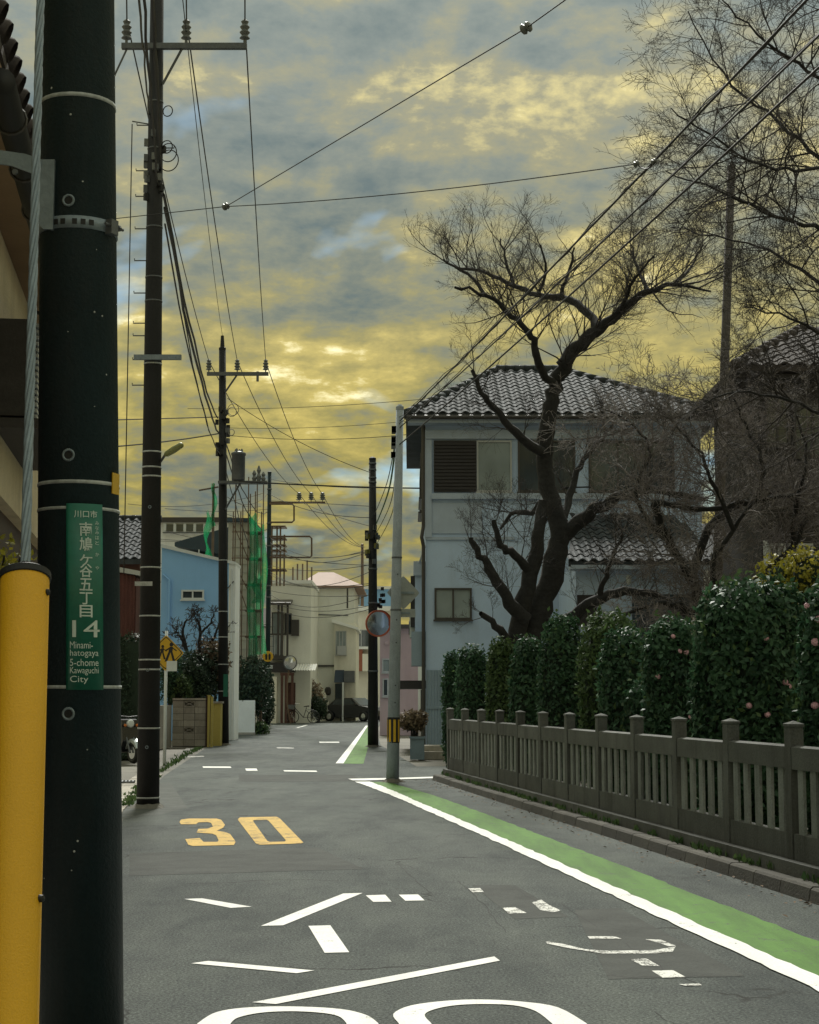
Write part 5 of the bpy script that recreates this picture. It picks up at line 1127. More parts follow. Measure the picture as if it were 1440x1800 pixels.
# brown house on the right
yB = 34.0; XB = lambda px: fx(px, 800, yB); ZB = lambda py: fz(py, yB)
hB = thing('house', 'dark brown timber house with brown tiled roof behind tangled bare branches', 'house', (XB(1350), yB, 0))
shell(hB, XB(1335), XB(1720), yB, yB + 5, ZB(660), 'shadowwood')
rb_ = hip_roof(hB, XB(1335), XB(1720), yB, yB + 5, ZB(652), fz(575, yB + 2.5), XB(1470), XB(1580), 'tile_brown', 0.6)
A_ = (XB(1335) - .6, yB - .6, ZB(652)); B_ = (XB(1720) + .6, yB - .6, ZB(652)); zr = fz(575, yB + 2.5); tiled_slope(rb_, A_, B_, (XB(1580), yB + 2.5, zr), (XB(1470), yB + 2.5, zr), 18, 11, 'tile_brown'); ridge_caps(rb_, A_, (XB(1470), yB + 2.5, zr), 12, 0.12, 'tile_brown')
MB().box(XB(1330), XB(1725), yB - 0.45, yB, ZB(672), ZB(664)).build('fascia', 'shadowwood', hB)
window(hB, I4, XB(1350), XB(1385), ZB(780), ZB(700), yB, 2, 'bronze', 'glass'); window(hB, I4, XB(1400), XB(1460), ZB(800), ZB(710), yB, 2, 'bronze', 'glass')
MB().box(XB(1340), XB(1720), yB - 0.9, yB, ZB(862), ZB(848)).build('balcony_floor', 'shadowwood', hB)
for k in range(9): x = XB(1342) + k * 0.36; MB().box(x, x + 0.05, yB - 0.88, yB - 0.84, ZB(848), ZB(800)).build('railing_bar', 'shadowwood', hB)
MB().box(XB(1338), XB(1346), yB - 0.03, yB, 0.2, ZB(950)).build('white_jamb', 'white_steel', hB); window(hB, I4, XB(1350), XB(1372), 1.5, ZB(960), yB, 3, 'alu', 'glass')
window(hB, I4, XB(1385), XB(1420), 1.5, ZB(960), yB, 3, 'alu', 'glass')

# --- stucco house at the left margin, parallel to the near road
OL = Vector((-1.55 + SL * 8.0, 8.0, 0)); TL = frame(OL, (SL, 1.0))           # local x away from the viewer; local -y would be left, so outward (road) is -n
TL = Matrix(((SL / 1.01, 0.99, 0, OL.x), (0.99, 0.1402, 0, OL.y), (0, 0, 1, 0), (0, 0, 0, 1))); TL.col[1] = Vector((-0.99, -0.1402, 0, 0))
hL = thing('stucco_house', 'beige stucco house with brown soffit and louvred window bay beside the nearest pole', 'house', tuple(TL @ Vector((6, 2, 0))))
zE = 5.5
MB(TL).box(-5, 12, 0, 6, 3.25, zE + 0.1).build('wall', 'beige', hL)
m['brown_tile_wall'] = MAT('dark_brown_wall_tile', (0.05, 0.025, 0.02), 0.5, 0.3, 4, bmp=0.2)
MB(TL).box(-5, 12, 0.12, 5.9, -0.02, 3.25).build('lower_wall', 'brown_tile_wall', hL)
MB(TL).box(-5.2, 12.3, -0.38, -0.002, zE - 0.05, zE - 0.004).build('soffit', 'soffit', hL)
rl = MB(TL).add([(-5.4, -0.40, zE + 0.08), (12.5, -0.40, zE + 0.08), (12.5, 3.2, zE + 1.7), (-5.4, 3.2, zE + 1.7), (-5.4, 6.6, zE + 0.08), (12.5, 6.6, zE + 0.08), (-5.4, -0.4, zE), (12.5, -0.4, zE), (12.5, 6.6, zE), (-5.4, 6.6, zE)],
               [(0, 1, 2, 3), (3, 2, 5, 4), (0, 6, 7, 1), (6, 9, 8, 7), (4, 5, 8, 9), (0, 3, 4, 9, 6), (1, 7, 8, 5, 2)]).build('roof', 'tile_brown', hL)
tp = MB(TL.to_3x3().to_4x4()).lathe((0, -0.02, 0.03), [(0.075, 0), (0.085, 0.02), (0.085, 0.05), (0.07, 0.06), (0.07, 0.4)], 10, (0, 1, 0.45)).mesh('eave_tile', m['tile_brown'], True)
for i in range(52): link('eave_tile', tp, rl, TL @ Vector((-3.2 + i * 0.3, -0.42, zE + 0.10)))
# louvred bay with awning pipe
bay = MB(TL).box(5.9, 8.3, -0.30, 0.0, 3.88, 4.72).build('window_bay', 'shadowwood', hL)
for k in range(16):
    z = 3.88 + k * 0.053; MB(TL).box(6.0, 8.28, -0.325, -0.305, z, z + 0.03).build('louvre_slat', 'alu', bay)
MB(TL).tube([(1.0, -0.5, 4.98), (7.6, -0.5, 4.9)], 0.085, 12).build('awning_roller', 'black', hL, True)
for k in range(7): MB(TL).ring((1.6 + k * 0.9, -0.5, 4.97 - 0.01 * k), (1, 0, 0), 0.09, 0.012, 14, 5).build('roller_clip', 'bronze', hL)
MB(TL).tube([(7.4, -0.5, 4.95), (8.6, -0.06, 5.42)], 0.018, 6).build('awning_stay', 'black', hL)
MB(TL).box(5.8, 8.5, -0.36, 0.02, 3.76, 3.845).build('bay_sill', 'shadowwood', hL)
sh = np.random.default_rng(3)
def shrub(name, label, c, r, nleaf, size, mat, seed, cat='shrub', group=None, stems=6, core=True):
    rng = np.random.default_rng(seed); c = Vector(c); root = thing(name, label, cat, (c.x, c.y, 0.0), group)
    P, Nn = blob_points(nleaf, *r, rng, 2.2, (0.45 if not core else 0.7, 1.08), 0.16); v, f = leaves(P + np.array(c), Nn, size, rng, 0.1); np_obj('leaves', v, f, mat, root)
    s_ = MB()
    for k in range(stems):
        a = rng.uniform(0, 6.28); s_.tube([(c.x + 0.05 * math.cos(a), c.y + 0.05 * math.sin(a), 0), (c.x + r[0] * .4 * math.cos(a), c.y + r[1] * .4 * math.sin(a), c.z), (c.x + r[0] * .75 * math.cos(a), c.y + r[1] * .75 * math.sin(a), c.z + r[2] * .7)], [0.03, 0.018, 0.006], 5)
    s_.build('stems', 'bark', root)
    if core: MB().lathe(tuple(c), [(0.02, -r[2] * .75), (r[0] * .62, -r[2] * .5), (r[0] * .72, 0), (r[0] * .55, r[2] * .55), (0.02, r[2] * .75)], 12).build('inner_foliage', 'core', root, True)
    return root
cy = W(5, 985, 12.0); shrub('yellow_shrub', 'yellow-green leafy shrub growing behind the yellow guy guard', (cy.x - 0.05, 12.0, cy.z - 0.25), (0.24, 0.24, 0.42), 900, 0.06, 'yleaf', 21, core=False)

# --- old tiled house and rusty shed behind the gap between poles
yT = 46.0; XT = lambda px: fx(px, 1000, yT); ZT = lambda py: fz(py, yT)
hT = thing('old_house', 'old house with wavy grey tiles glimpsed between the dark poles', 'house', (XT(220), yT, 0))
shell(hT, XT(120), XT(246), yT, yT + 3.2, ZT(985), 'dull_brown')
e0, e1 = (XT(110), yT - 0.4, ZT(985)), (XT(252), yT - 0.4, ZT(985)); t0, t1 = (XT(110), yT + 3, fz(912, yT + 3)), (XT(252), yT + 3, fz(912, yT + 3))
rt = MB().add([e0, e1, t1, t0] + [(a, b_, c - 0.14) for a, b_, c in (e0, e1, t1, t0)], [(0, 1, 2, 3), (7, 6, 5, 4), (0, 4, 5, 1), (1, 5, 6, 2), (3, 2, 6, 7), (0, 3, 7, 4)]).build('roof', 'tile', hT)
tiled_slope(rt, e0, e1, t1, t0, 9, 10, 'tile'); ridge_caps(rt, t0, t1, 8, 0.12, 'tile')
yS = 41.5; XS = lambda px: fx(px, 1050, yS); ZS = lambda py: fz(py, yS)
hS = thing('rusty_shed', 'rusty red corrugated iron shed in front of old tiled house', 'shed', (XS(215), yS, 0))
cs = MB(); xs = [XS(150) + i * 0.05 for i in range(int((XS(243) - XS(150)) / 0.05))]
cs.add([(x, yS - (0.025 if i % 2 else 0.0), z) for z in (0, 1) for i, x in enumerate(xs)], [(i, i + 1, len(xs) + i + 1, len(xs) + i) for i in range(len(xs) - 1)])
cs.v = [(a, b_, c * (ZS(996) + (a - xs[0]) / (xs[-1] - xs[0]) * (ZS(1012) - ZS(996)))) for a, b_, c in cs.v]; cs.build('corrugated_wall', 'rust', hS)
MB().box(XS(150), XS(243) - 0.06, yS + 0.02, yS + 2.5, 0, ZS(1015)).build('shed_body', 'rust', hS)
MB().prism([(XS(148), ZS(996)), (XS(245), ZS(1012)), (XS(245), ZS(1004)), (XS(148), ZS(986))], 'y', yS - 0.12, yS + 2.6).build('roof', 'alu', hS)
def hedge_box(name, label, x0, x1, y0, y1, z1, nleaf, size, seed, mat='bleaf'):
    rng = np.random.default_rng(seed); root = thing(name, label, 'hedge', ((x0 + x1) / 2, (y0 + y1) / 2, 0)); C = np.array([(x0 + x1) / 2, (y0 + y1) / 2, z1 / 2])
    P, Nn = blob_points(nleaf, (x1 - x0) / 2, (y1 - y0) / 2, z1 / 2, rng, 6, (0.86, 1.04), 0.04); v, f = leaves(P + C, Nn, size, rng); np_obj('leaves', v, f, mat, root)
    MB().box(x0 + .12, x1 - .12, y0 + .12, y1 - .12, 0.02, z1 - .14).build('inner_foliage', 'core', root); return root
yh = 40.0; hedge_box('hedge', 'dense dark clipped hedge below the rusty shed', fx(150, 1150, yh), fx(250, 1150, yh), yh, yh + 1.1, fz(1118, yh), 6000, 0.09, 31)

# --- sky blue house
yK = 58.0; XK = lambda px: fx(px, 1050, yK); ZK = lambda py: fz(py, yK)
hK = thing('blue_house', 'sky blue house wall with sloping roof edge and tiny double window', 'house', (XK(345), yK, 0))
MB().prism([(XK(283), -0.02), (XK(412), -0.02), (XK(412), ZK(992)), (XK(283), ZK(962))], 'y', yK, yK + 1.6).build('wall', 'blue_wall', hK)
MB().prism([(XK(280), ZK(962)), (XK(414), ZK(993)), (XK(414), ZK(988)), (XK(280), ZK(956))], 'y', yK - 0.12, yK + 1.7).build('roof', 'white_steel', hK)
window(hK, I4, XK(322), XK(356), ZK(1051), ZK(1040), yK, 2, 'white_steel', 'glass', t=0.06)
MB().tube([(XK(286), yK - 0.06, ZK(1010)), (XK(298), yK - 0.06, ZK(1020)), (XK(298), yK - 0.06, 0)], 0.04, 6).build('downpipe', 'blue_wall', hK)
MB().box(XK(402), XK(412.5), yK - 0.03, yK, -0.02, ZK(990)).build('corner_strip', 'white_wall', hK)
MB().box(XK(412) + 0.002, XK(412) + 0.03, yK + 0.01, yK + 1.59, -0.02, ZK(992)).build('side_cladding', 'white_wall', hK)
MB().tube([(XK(407), yK - 0.07, 0), (XK(407), yK - 0.07, ZK(1000))], 0.035, 6).build('downpipe', 'white_steel', hK)
for k in range(3): MB().tube([(XK(400), yK - .08, ZK(1035) - k * 1.4), (XK(411), yK - .08, ZK(1022) - k * 1.4)], 0.02, 5).build('wall_bracket', 'steel', hK)
# white flat building and slate gable behind
yF = 96.0; XF = lambda px: fx(px, 950, yF); ZF = lambda py: fz(py, yF)
hF = thing('flat_roof_block', 'white flat-roofed block peeking out above the blue house', 'building', (XF(330), yF, 0))
shell(hF, XF(240), XF(402), yF, yF + 8, ZF(918), 'white_wall'); MB().box(XF(240) - .2, XF(402) + .2, yF - 0.25, yF + 8.2, ZF(918), ZF(910)).build('roof', 'bronze', hF)
MB().box(XF(290), XF(360), yF - 0.1, yF - 0.01, ZF(934), ZF(922)).build('window_strip', 'glass', hF)
for k in range(5): x = XF(290) + k * (XF(360) - XF(290)) / 4; MB().box(x - 0.08, x + 0.08, yF - 0.14, yF - 0.1, ZF(936), ZF(920)).build('mullion', 'white_steel', hF)
MB().box(XF(290) - .1, XF(380), yF - 0.3, yF - 0.2, ZF(938), ZF(936)).build('railing', 'steel', hF)
yG = 74.0; XG = lambda px: fx(px, 950, yG); ZG = lambda py: fz(py, yG)
hG = thing('slate_house', 'house with dark slate gable roof rising behind the blue house', 'house', (XG(365), yG, 0))
shell(hG, XG(330), XG(413), yG, yG + 7, ZG(975), 'teal_roof')
MB().add([(XG(310), yG - 0.5, ZG(955)), (XG(416), yG - 0.5, ZG(925)), (XG(416), yG + 4, ZG(915)), (XG(345), yG + 4, ZG(930)), (XG(310), yG - 0.5, ZG(962)), (XG(416), yG - 0.5, ZG(980)), (XG(416), yG + 4, ZG(975)), (XG(345), yG + 4, ZG(975))],
         [(0, 1, 2, 3), (0, 4, 5, 1), (1, 5, 6, 2), (2, 6, 7, 3), (3, 7, 4, 0), (7, 6, 5, 4)]).build('roof', 'teal_roof', hG)
MB().box(XG(352), XG(354), yG - 0.6, yG - 0.55, ZG(985), ZG(968)).build('vent_pipe', 'white_steel', hG)
# siding house under scaffold
yD = 69.0; XD = lambda px: fx(px, 1050, yD); ZD = lambda py: fz(py, yD)
hD = thing('siding_house', 'tall pale house clad in horizontal boards behind green construction netting', 'house', (XD(440), yD, 0))
MB().box(XD(400), XD(441), yD, yD + 4.5, -0.02, ZD(918)).build('wall', 'siding', hD)
nb = 24; zlo, zhi = 0.3, ZD(918); sb_ = MB().prism([(0, 0), (0, (zhi - zlo) / nb * 0.97), (-0.012, (zhi - zlo) / nb * 0.97), (-0.045, 0.0)], 'x', XD(405), XD(441.5)).mesh('siding_board', m['siding'])
for k in range(nb): link('siding_board', sb_, hD, (0, yD - 0.002, zlo + (zhi - zlo) * k / nb))
MB().box(XD(398), XD(443), yD - 0.35, yD + 4.7, ZD(918), ZD(912)).build('roof', 'teal_roof', hD)
scf = thing('scaffold', 'tube scaffolding with bracing in front of the boarded house', 'scaffold', (XD(440), yD - 0.9, 0))
for px in (414, 427, 440, 452, 463):
    for yy in (yD - 0.4, yD - 1.2): MB().tube([(XD(px), yy, 0), (XD(px), yy, ZD(rr.choice([845, 870, 890, 905])))], 0.026, 6).build('upright_tube', 'scaf', scf)
for py in (940, 985, 1030, 1075, 1120, 1165):
    MB().tube([(XD(412), yD - 1.2, ZD(py)), (XD(465), yD - 1.2, ZD(py))], 0.024, 6).build('ledger_tube', 'scaf', scf)
    if py % 2 == 0 or True: MB().box(XD(436), XD(464), yD - 1.15, yD - 0.45, ZD(py) - 0.06, ZD(py) - 0.02).build('plank', 'scaf', scf)
for a, b_ in ((925, 985), (985, 1040), (1000, 1075)): MB().tube([(XD(413), yD - 1.22, ZD(a)), (XD(440), yD - 1.22, ZD(b_))], 0.02, 5).build('brace_tube', 'scaf', scf)
def net(label, px0, px1, py0, py1, D_, seed, narrow=None, waves=4):
    q = random.Random(seed); nu, nv = 10, 26; vs = []; fs = []; x0, x1, z0, z1 = fx(px0, 1000, D_), fx(px1, 1000, D_), fz(py1, D_), fz(py0, D_)
    for lay in (0, 1):
        for j in range(nv + 1):
            t = j / nv; wd = 1.0 if narrow is None else (1 - narrow * abs(math.sin(t * math.pi * 1.5)) ** 1.5); cx = (x0 + x1) / 2 + 0.06 * math.sin(t * 9 + seed)
            for i in range(nu + 1):
                s = i / nu - 0.5; vs.append((cx + s * (x1 - x0) * wd, D_ + 0.07 * math.sin(s * waves * 6.28 + t * 3) + lay * 0.012, z0 + (z1 - z0) * t + 0.08 * math.sin(s * 7 + t * 5) * (1 if j == nv else 0.3)))
    k = (nu + 1) * (nv + 1)
    for j in range(nv):
        for i in range(nu):
            a = j * (nu + 1) + i; fs += [(a, a + 1, a + nu + 2, a + nu + 1), (k + a, k + a + nu + 1, k + a + nu + 2, k + a + 1)]
    tag(MB().add(vs, fs).build('construction_net', 'net', None, True, org=(x0, D_, 0)), label, 'netting')
net('long dark green construction net hanging down the scaffold', 436, 452, 905, 1155, yD - 1.35, 1, 0.15)
net('second green construction net folded against the scaffold uprights', 450, 468, 925, 1150, yD - 1.0, 2, 0.2)
net('bright green net scrap bunched halfway up the scaffold', 445, 460, 1015, 1060, yD - 1.6, 5, 0.2)
net('knotted bright green net hanging beside the transformer pole', 356, 371, 900, 980, 62, 7, 0.75)
net('narrow green net wrapped on a tube left of the transformer pole', 371, 378, 852, 925, 62.5, 9, 0.3)
sp2 = thing('scaffold_post', 'single steel scaffold post wrapped with green net beside transformer pole', 'scaffold', (fx(375, 1000, 62.7), 62.7, 0)); MB().tube([(fx(375, 900, 62.7), 62.7, 0), (fx(375, 900, 62.7), 62.7, fz(850, 62.7))], 0.05, 8).build('tube', 'scaf', sp2); MB().tube([(fx(350, 850, 62.7), 62.7, fz(862, 62.7)), (fx(384, 850, 62.7), 62.7, fz(856, 62.7))], 0.035, 6).build('ledger_tube', 'scaf', sp2)
stw = thing('roof_scaffold', 'rusty scaffold tower standing on the roof beside far slim pole', 'scaffold', (fx(485, 980, 92), 92, 0))
for px in (478, 487, 493, 500):
    for yy in (92, 93.2): MB().tube([(fx(px, 950, yy), yy, fz(1030, yy)), (fx(px, 950, yy), yy, fz(924 if px < 495 else 940, yy))], 0.05, 5).build('upright_tube', 'scaf', stw)
for py in (924, 945, 957, 966, 975, 1000): MB().box(fx(474, py, 92), fx(502, py, 92), 91.9, 93.3, fz(py + 2, 92), fz(py, 92)).build('deck', 'scaf', stw)
for px in (515, 523, 532, 540, 548): MB().tube([(fx(px, 1000, 100), 100, fz(1030, 100)), (fx(px, 1000, 100), 100, fz(985 + (px % 3) * 6, 100))], 0.05, 5).build('upright_tube', 'scaf', stw)

# --- houses closing the street
yC = 96.0; XC = lambda px: fx(px, 1150, yC); ZC = lambda py: fz(py, yC)
hC = thing('balcony_house', 'cream house with glazed balcony and tiled porch left of the bicycle', 'house', (XC(510), yC, 0))
shell(hC, XC(476), XC(546), yC, yC + 8, ZC(1026), 'cream2'); MB().box(XC(470), XC(548), yC - 0.1, yC + 8.2, ZC(1026), ZC(1020)).build('roof', 'white_wall', hC)
MB().box(XC(474), XC(514), yC - 1.3, yC, ZC(1160), ZC(1154)).build('balcony_floor', 'bronze', hC)
MB().prism([(yC - 1.6, ZC(1066)), (yC, ZC(1058)), (yC, ZC(1054)), (yC - 1.6, ZC(1062))], 'x', XC(474), XC(514)).build('balcony_roof', 'bronze', hC)
for px in (476, 492, 498, 508): MB().box(XC(px) - .06, XC(px) + .06, yC - 1.3, yC - 1.2, ZC(1154), ZC(1064)).build('balcony_post', 'bronze', hC)
MB().box(XC(476), XC(508), yC - 1.28, yC - 1.22, ZC(1118), ZC(1115)).build('handrail', 'bronze', hC)
for k in range(8): x = XC(477) + k * 0.14; MB().box(x, x + 0.04, yC - 1.27, yC - 1.23, ZC(1153), ZC(1118)).build('railing_bar', 'alu', hC)
window(hC, I4, XC(479), XC(496), ZC(1150), ZC(1078), yC, 2, 'bronze', 'glass_pale'); window(hC, I4, XC(502), XC(511), ZC(1112), ZC(1080), yC, 1, 'bronze', 'glass', d=0.2)
aw = MB().box(XC(513), XC(526), yC - 0.5, yC, ZC(1118), ZC(1090)).build('window_box', 'bronze', hC)
MB().box(XC(478), XC(520), yC - 1.2, yC, ZC(1182), ZC(1165)).build('porch_roof', 'shadowwood', hC)
rw_ = MB(); n = 18; xs = [XC(518) + (XC(558) - XC(518)) * i / n for i in range(n + 1)]
rw_.add([(x, yC - 2.2, ZC(1180) + (0.05 if i % 2 else 0)) for i, x in enumerate(xs)] + [(x, yC - 0.1, ZC(1168) + (0.05 if i % 2 else 0)) for i, x in enumerate(xs)], [(i, i + 1, n + 2 + i, n + 1 + i) for i in range(n)]).build('corrugated_awning', 'white_plastic', hC)
MB().box(XC(496), XC(520), yC - 1.25, yC - 1.15, ZC(1188), ZC(1183)).build('porch_beam', 'dull_brown', hC)
for px in (499, 506, 517): MB().box(XC(px) - .07, XC(px) + .07, yC - 1.25, yC - 1.15, 0, ZC(1188)).build('porch_post', 'dull_brown', hC)
MB().box(XC(506), XC(520), yC - 0.1, yC, 0, ZC(1200)).build('door', 'dull_brown', hC); MB().box(XC(478), XC(490), yC - 1.3, yC - 0.4, 0, ZC(1190)).build('porch_wall', 'cream', hC)
yM = 104.0; XM = lambda px: fx(px, 1150, yM); ZM = lambda py: fz(py, yM)
hM = thing('cream_house', 'tall cream house with dull red hip roof closing the end of the street', 'house', (XM(600), yM, 0))
shell(hM, XM(544), XM(622), yM, yM + 9, ZM(1031), 'cream2')
hip_roof(hM, XM(530), XM(628), yM, yM + 9, ZM(1030), fz(1006, yM + 4.5), XM(552), XM(580), 'roof_red', 0.35)
MB().box(XM(588), XM(626), yM - 0.4, yM + 6, 0, ZM(1095)).build('front_bay', 'cream', hM)
MB().prism([(XM(584), ZM(1095)), (XM(630), ZM(1108)), (XM(630), ZM(1104)), (XM(584), ZM(1089))], 'y', yM - 0.9, yM + 6).build('bay_roof', 'white_wall', hM)
w = window(hM, I4, XM(592), XM(608), ZM(1150), ZM(1111), yM - 0.4, 3, 'alu', 'glass_pale'); MB().box(XM(594), XM(610), yM - 0.9, yM - 0.5, ZM(1152), ZM(1136)).build('flower_rail', 'alu', hM)
MB().box(XM(522), XM(532), yM - 1.1, yM - 0.9, ZM(1085), ZM(1048)).build('tall_vent', 'steel', hM); MB().box(XM(536), XM(552), yM - 0.1, yM, ZM(1039), ZM(1034)).build('eave_vent', 'bronze', hM)
MB().box(XM(546), XM(588), yM - 0.15, yM, ZM(1172), ZM(1169)).build('trim_band', 'bronze', hM)
MB().tube([(XM(611), yM - 0.5, ZM(1035)), (XM(611), yM - 0.5, ZM(1070))], 0.06, 6).build('downpipe', 'bronze', hM)
MB().tube([(XM(548), yM - 0.05, ZM(1080)), (XM(612), yM - 0.05, ZM(1082))], 0.03, 5).build('wall_pipe', 'steel', hM)
stair = MB(); 
for k in range(13): stair.box(XM(548) + k * 0.14, XM(548) + k * 0.14 + 0.16, yM - 1.1, yM - 0.1, 0, ZM(1195) - k * 0.19)
stair.build('outer_stair', 'cream', hM)
MB().prism([(XM(546), ZM(1180)), (XM(576), ZM(1235)), (XM(576), ZM(1222)), (XM(546), ZM(1165))], 'y', yM - 1.2, yM - 1.11).build('stair_parapet', 'cream', hM)
MB().prism([(yM - 1.9, ZM(1200)), (yM - 0.4, ZM(1200)), (yM - 0.4, ZM(1178))], 'x', XM(590), XM(606)).build('awning', 'awning_blue', hM)
MB().box(XM(607), XM(625), yM - 1.9, yM - 0.45, ZM(1200), ZM(1180)).build('sign_box', 'steel', hM)
MB().box(XM(590), XM(606), yM - 0.5, yM - 0.42, 0, ZM(1202)).build('shop_door', 'glass', hM)
MB().box(XM(604), XM(607), yM - 1.9, yM - 1.7, 0, ZM(1200)).build('carport_post', 'white_steel', hM)
MB().lathe((XM(577), yM - 0.15, ZM(1222)), [(0.1, 0), (0.18, 0.1), (0.18, 0.4), (0.1, 0.5)], 8).build('meter_box', 'bronze', hM)
yR = 122.0; XR = lambda px: fx(px, 1150, yR); ZR = lambda py: fz(py, yR)
hR = thing('yellow_house', 'yellowish house with brick red balcony panel behind the mirror pole', 'house', (XR(640), yR, 0))
shell(hR, XR(612), XR(690), yR, yR + 8, ZR(1074), 'cream'); MB().box(XR(608), XR(694), yR - 0.4, yR + 8.3, ZR(1074), ZR(1066)).build('roof', 'white_wall', hR)
MB().box(XR(614), XR(638), yR - 1.2, yR, ZR(1180), ZR(1142)).build('balcony', 'brick_red', hR); MB().box(XR(638), XR(655), yR - 1.2, yR, ZR(1180), ZR(1150)).build('balcony_side', 'cream', hR)
MB().box(XR(613), XR(657), yR - 1.3, yR, ZR(1142), ZR(1138)).build('balcony_rail', 'white_wall', hR)
window(hR, I4, XR(622), XR(648), ZR(1136), ZR(1108), yR, 2, 'alu', 'glass')
yQ = 150.0; hQ = thing('blue_roof_house', 'distant house with light blue top storey behind the mirror pole', 'house', (fx(633, 1050, yQ), yQ, 0))
shell(hQ, fx(616, 1050, yQ), fx(690, 1050, yQ), yQ, yQ + 8, fz(1036, yQ), 'blue_wall'); MB().box(fx(612, 1050, yQ), fx(694, 1050, yQ), yQ - .4, yQ + 8.3, fz(1036, yQ), fz(1031, yQ)).build('roof', 'white_wall', hQ)
window(hQ, I4, fx(622, 1050, yQ), fx(632, 1050, yQ), fz(1062, yQ), fz(1048, yQ), yQ, 2, 'alu', 'glass')
yP = 66.0; XP = lambda px: fx(px, 1150, yP); ZP = lambda py: fz(py, yP)
hP = thing('pink_house', 'dusty pink rendered house seen between the two right-hand poles', 'house', (XP(690), yP, 0))
shell(hP, XP(668), XP(735), yP, yP + 12, ZP(1105), 'pink_wall'); MB().box(XP(665), XP(740), yP - .3, yP + 12.3, ZP(1105), ZP(1098)).build('roof', 'bronze', hP)
window(hP, I4, XP(674), XP(684), ZP(1180), ZP(1160), yP, 1, 'alu', 'glass_pale'); window(hP, I4, XP(675), XP(681), ZP(1222), ZP(1195), yP, 1, 'alu', 'glass')
MB().lathe((XP(680), yP - 0.02, ZP(1131)), [(0.05, 0), (0.09, 0.06), (0.0, 0.1)], 10, (0, -1, 0)).build('vent_hood', 'pink_wall', hP)
# far rows to close the view on both sides
for i, (x, y, w_, h_, mt, rf, lb) in enumerate(((-24, 120, 9, 7.5, 'white_wall', 'tile', 'white two-storey house far down the left of the street'), (-36, 85, 10, 7, 'cream', 'tile_brown', 'cream house standing far behind the rusty shed'), (14, 75, 9, 8, 'cream2', 'tile', 'grey house behind the white three-storey house'),
                                              (24, 60, 10, 7.5, 'white_wall', 'tile_brown', 'white house far behind the dark brown timber house'), (6, 160, 12, 8, 'cream', 'tile', 'cream house far beyond the pink house'), (-18, 170, 14, 9, 'cream2', 'tile_brown', 'wide grey cream house far beyond the street end'))):
    h = thing('house', lb, 'house', (x, y, 0)); shell(h, x - w_ / 2, x + w_ / 2, y, y + 8, h_, mt); hip_roof(h, x - w_ / 2, x + w_ / 2, y, y + 8, h_ - 0.3, h_ + 1.8, x - w_ / 4, x + w_ / 4, rf, 0.5)
    for k in range(2):
        for zz_ in (1.0, 4.0): window(h, I4, x - w_ / 3 + k * w_ / 2.2, x - w_ / 3 + k * w_ / 2.2 + 1.6, zz_, zz_ + 1.3, y, 2, 'alu', 'glass')

# ------------------------------------------------------------------ street-side things on the left
yb = 50.2; XB2 = lambda px: fx(px, 1270, yb)
bw = thing('block_wall', 'grey concrete block garden wall with pierced ornamental blocks', 'wall', (XB2(330), yb, 0))
x0_, x1_ = XB2(303), XB2(362); cw = (x1_ - x0_) / 3; chh = 0.195
MB().box(x0_ + 0.01, x1_ - 0.01, yb + 0.02, yb + 0.1, 0, 1.40).build('mortar_core', 'mortar', bw)
cb = [MB().box(0.006, cw - 0.006, 0, 0.12, 0.006, chh - 0.004).mesh('concrete_block', m['block'])]
pb_ = MB().box(0.006, cw - 0.006, 0, 0.12, 0.006, 0.03).box(0.006, cw - 0.006, 0, 0.12, chh - 0.03, chh - 0.004).box(0.006, 0.03, 0, 0.12, 0.03, chh - 0.03).box(cw - 0.03, cw - 0.006, 0, 0.12, 0.03, chh - 0.03)
for sgn in (1, -1): pb_.prism([(cw / 2 - 0.16 * sgn, 0.03), (cw / 2 - 0.12 * sgn, 0.03), (cw / 2 + 0.16 * sgn, chh - 0.03), (cw / 2 + 0.12 * sgn, chh - 0.03)], 'y', 0.002 if sgn > 0 else 0.006, 0.115)
pbm = pb_.mesh('pierced_block', m['block'])
for r_ in range(7):
    for k in range(3):
        pierced = (k == 1 and r_ in (2, 6)); link('pierced_block' if pierced else 'concrete_block', pbm if pierced else cb[0], bw, (x0_ + k * cw, yb - 0.02, 0.02 + r_ * chh))
for k in range(3): MB().box(x0_ + k * cw + .003, x0_ + (k + 1) * cw - .003, yb - 0.05, yb + 0.13, 1.40, 1.46).build('coping', 'block', bw)
MB().box(XB2(286), x0_ - 0.01, yb - 2.6, yb - 2.45, 0, 1.28).build('return_panel', 'block', bw); MB().box(x0_ - 0.16, x0_ - 0.012, yb - 2.6, yb - 0.1, 0, 1.25).build('return_wall', 'block', bw)
MB().box(x1_ + 0.01, x1_ + 0.1, yb - 0.08, yb + 0.12, 0, 1.55).build('end_post', 'dark_frame', bw)
for i, px in enumerate((367.5, 373)):
    gpst = thing('gate_post', 'slim yellow painted gate post beside the block wall', 'post', (XB2(px), yb - 0.1, 0), 'pair of yellow gate posts')
    MB().box(XB2(px) - 0.035, XB2(px) + 0.035, yb - 0.14, yb - 0.06, 0, 1.52 - 0.04 * i).build('post', 'yellow_post', gpst); MB().box(XB2(px) - 0.045, XB2(px) + 0.045, yb - 0.15, yb - 0.05, 1.52 - 0.04 * i, 1.55 - 0.04 * i).build('cap', 'yellow_post', gpst)
yp = thing('yellow_pier', 'pale yellow wall pier between gate posts and transformer pole', 'wall', (XB2(380), 51.5, 0)); MB().box(fx(376, 1270, 51.5), fx(389, 1270, 51.5), 51.3, 51.9, 0, 1.3).build('pier', 'yellow_post', yp); MB().box(fx(376, 1270, 51.5) - .04, fx(389, 1270, 51.5) + .04, 51.25, 51.95, 1.3, 1.36).build('coping', 'block', yp)
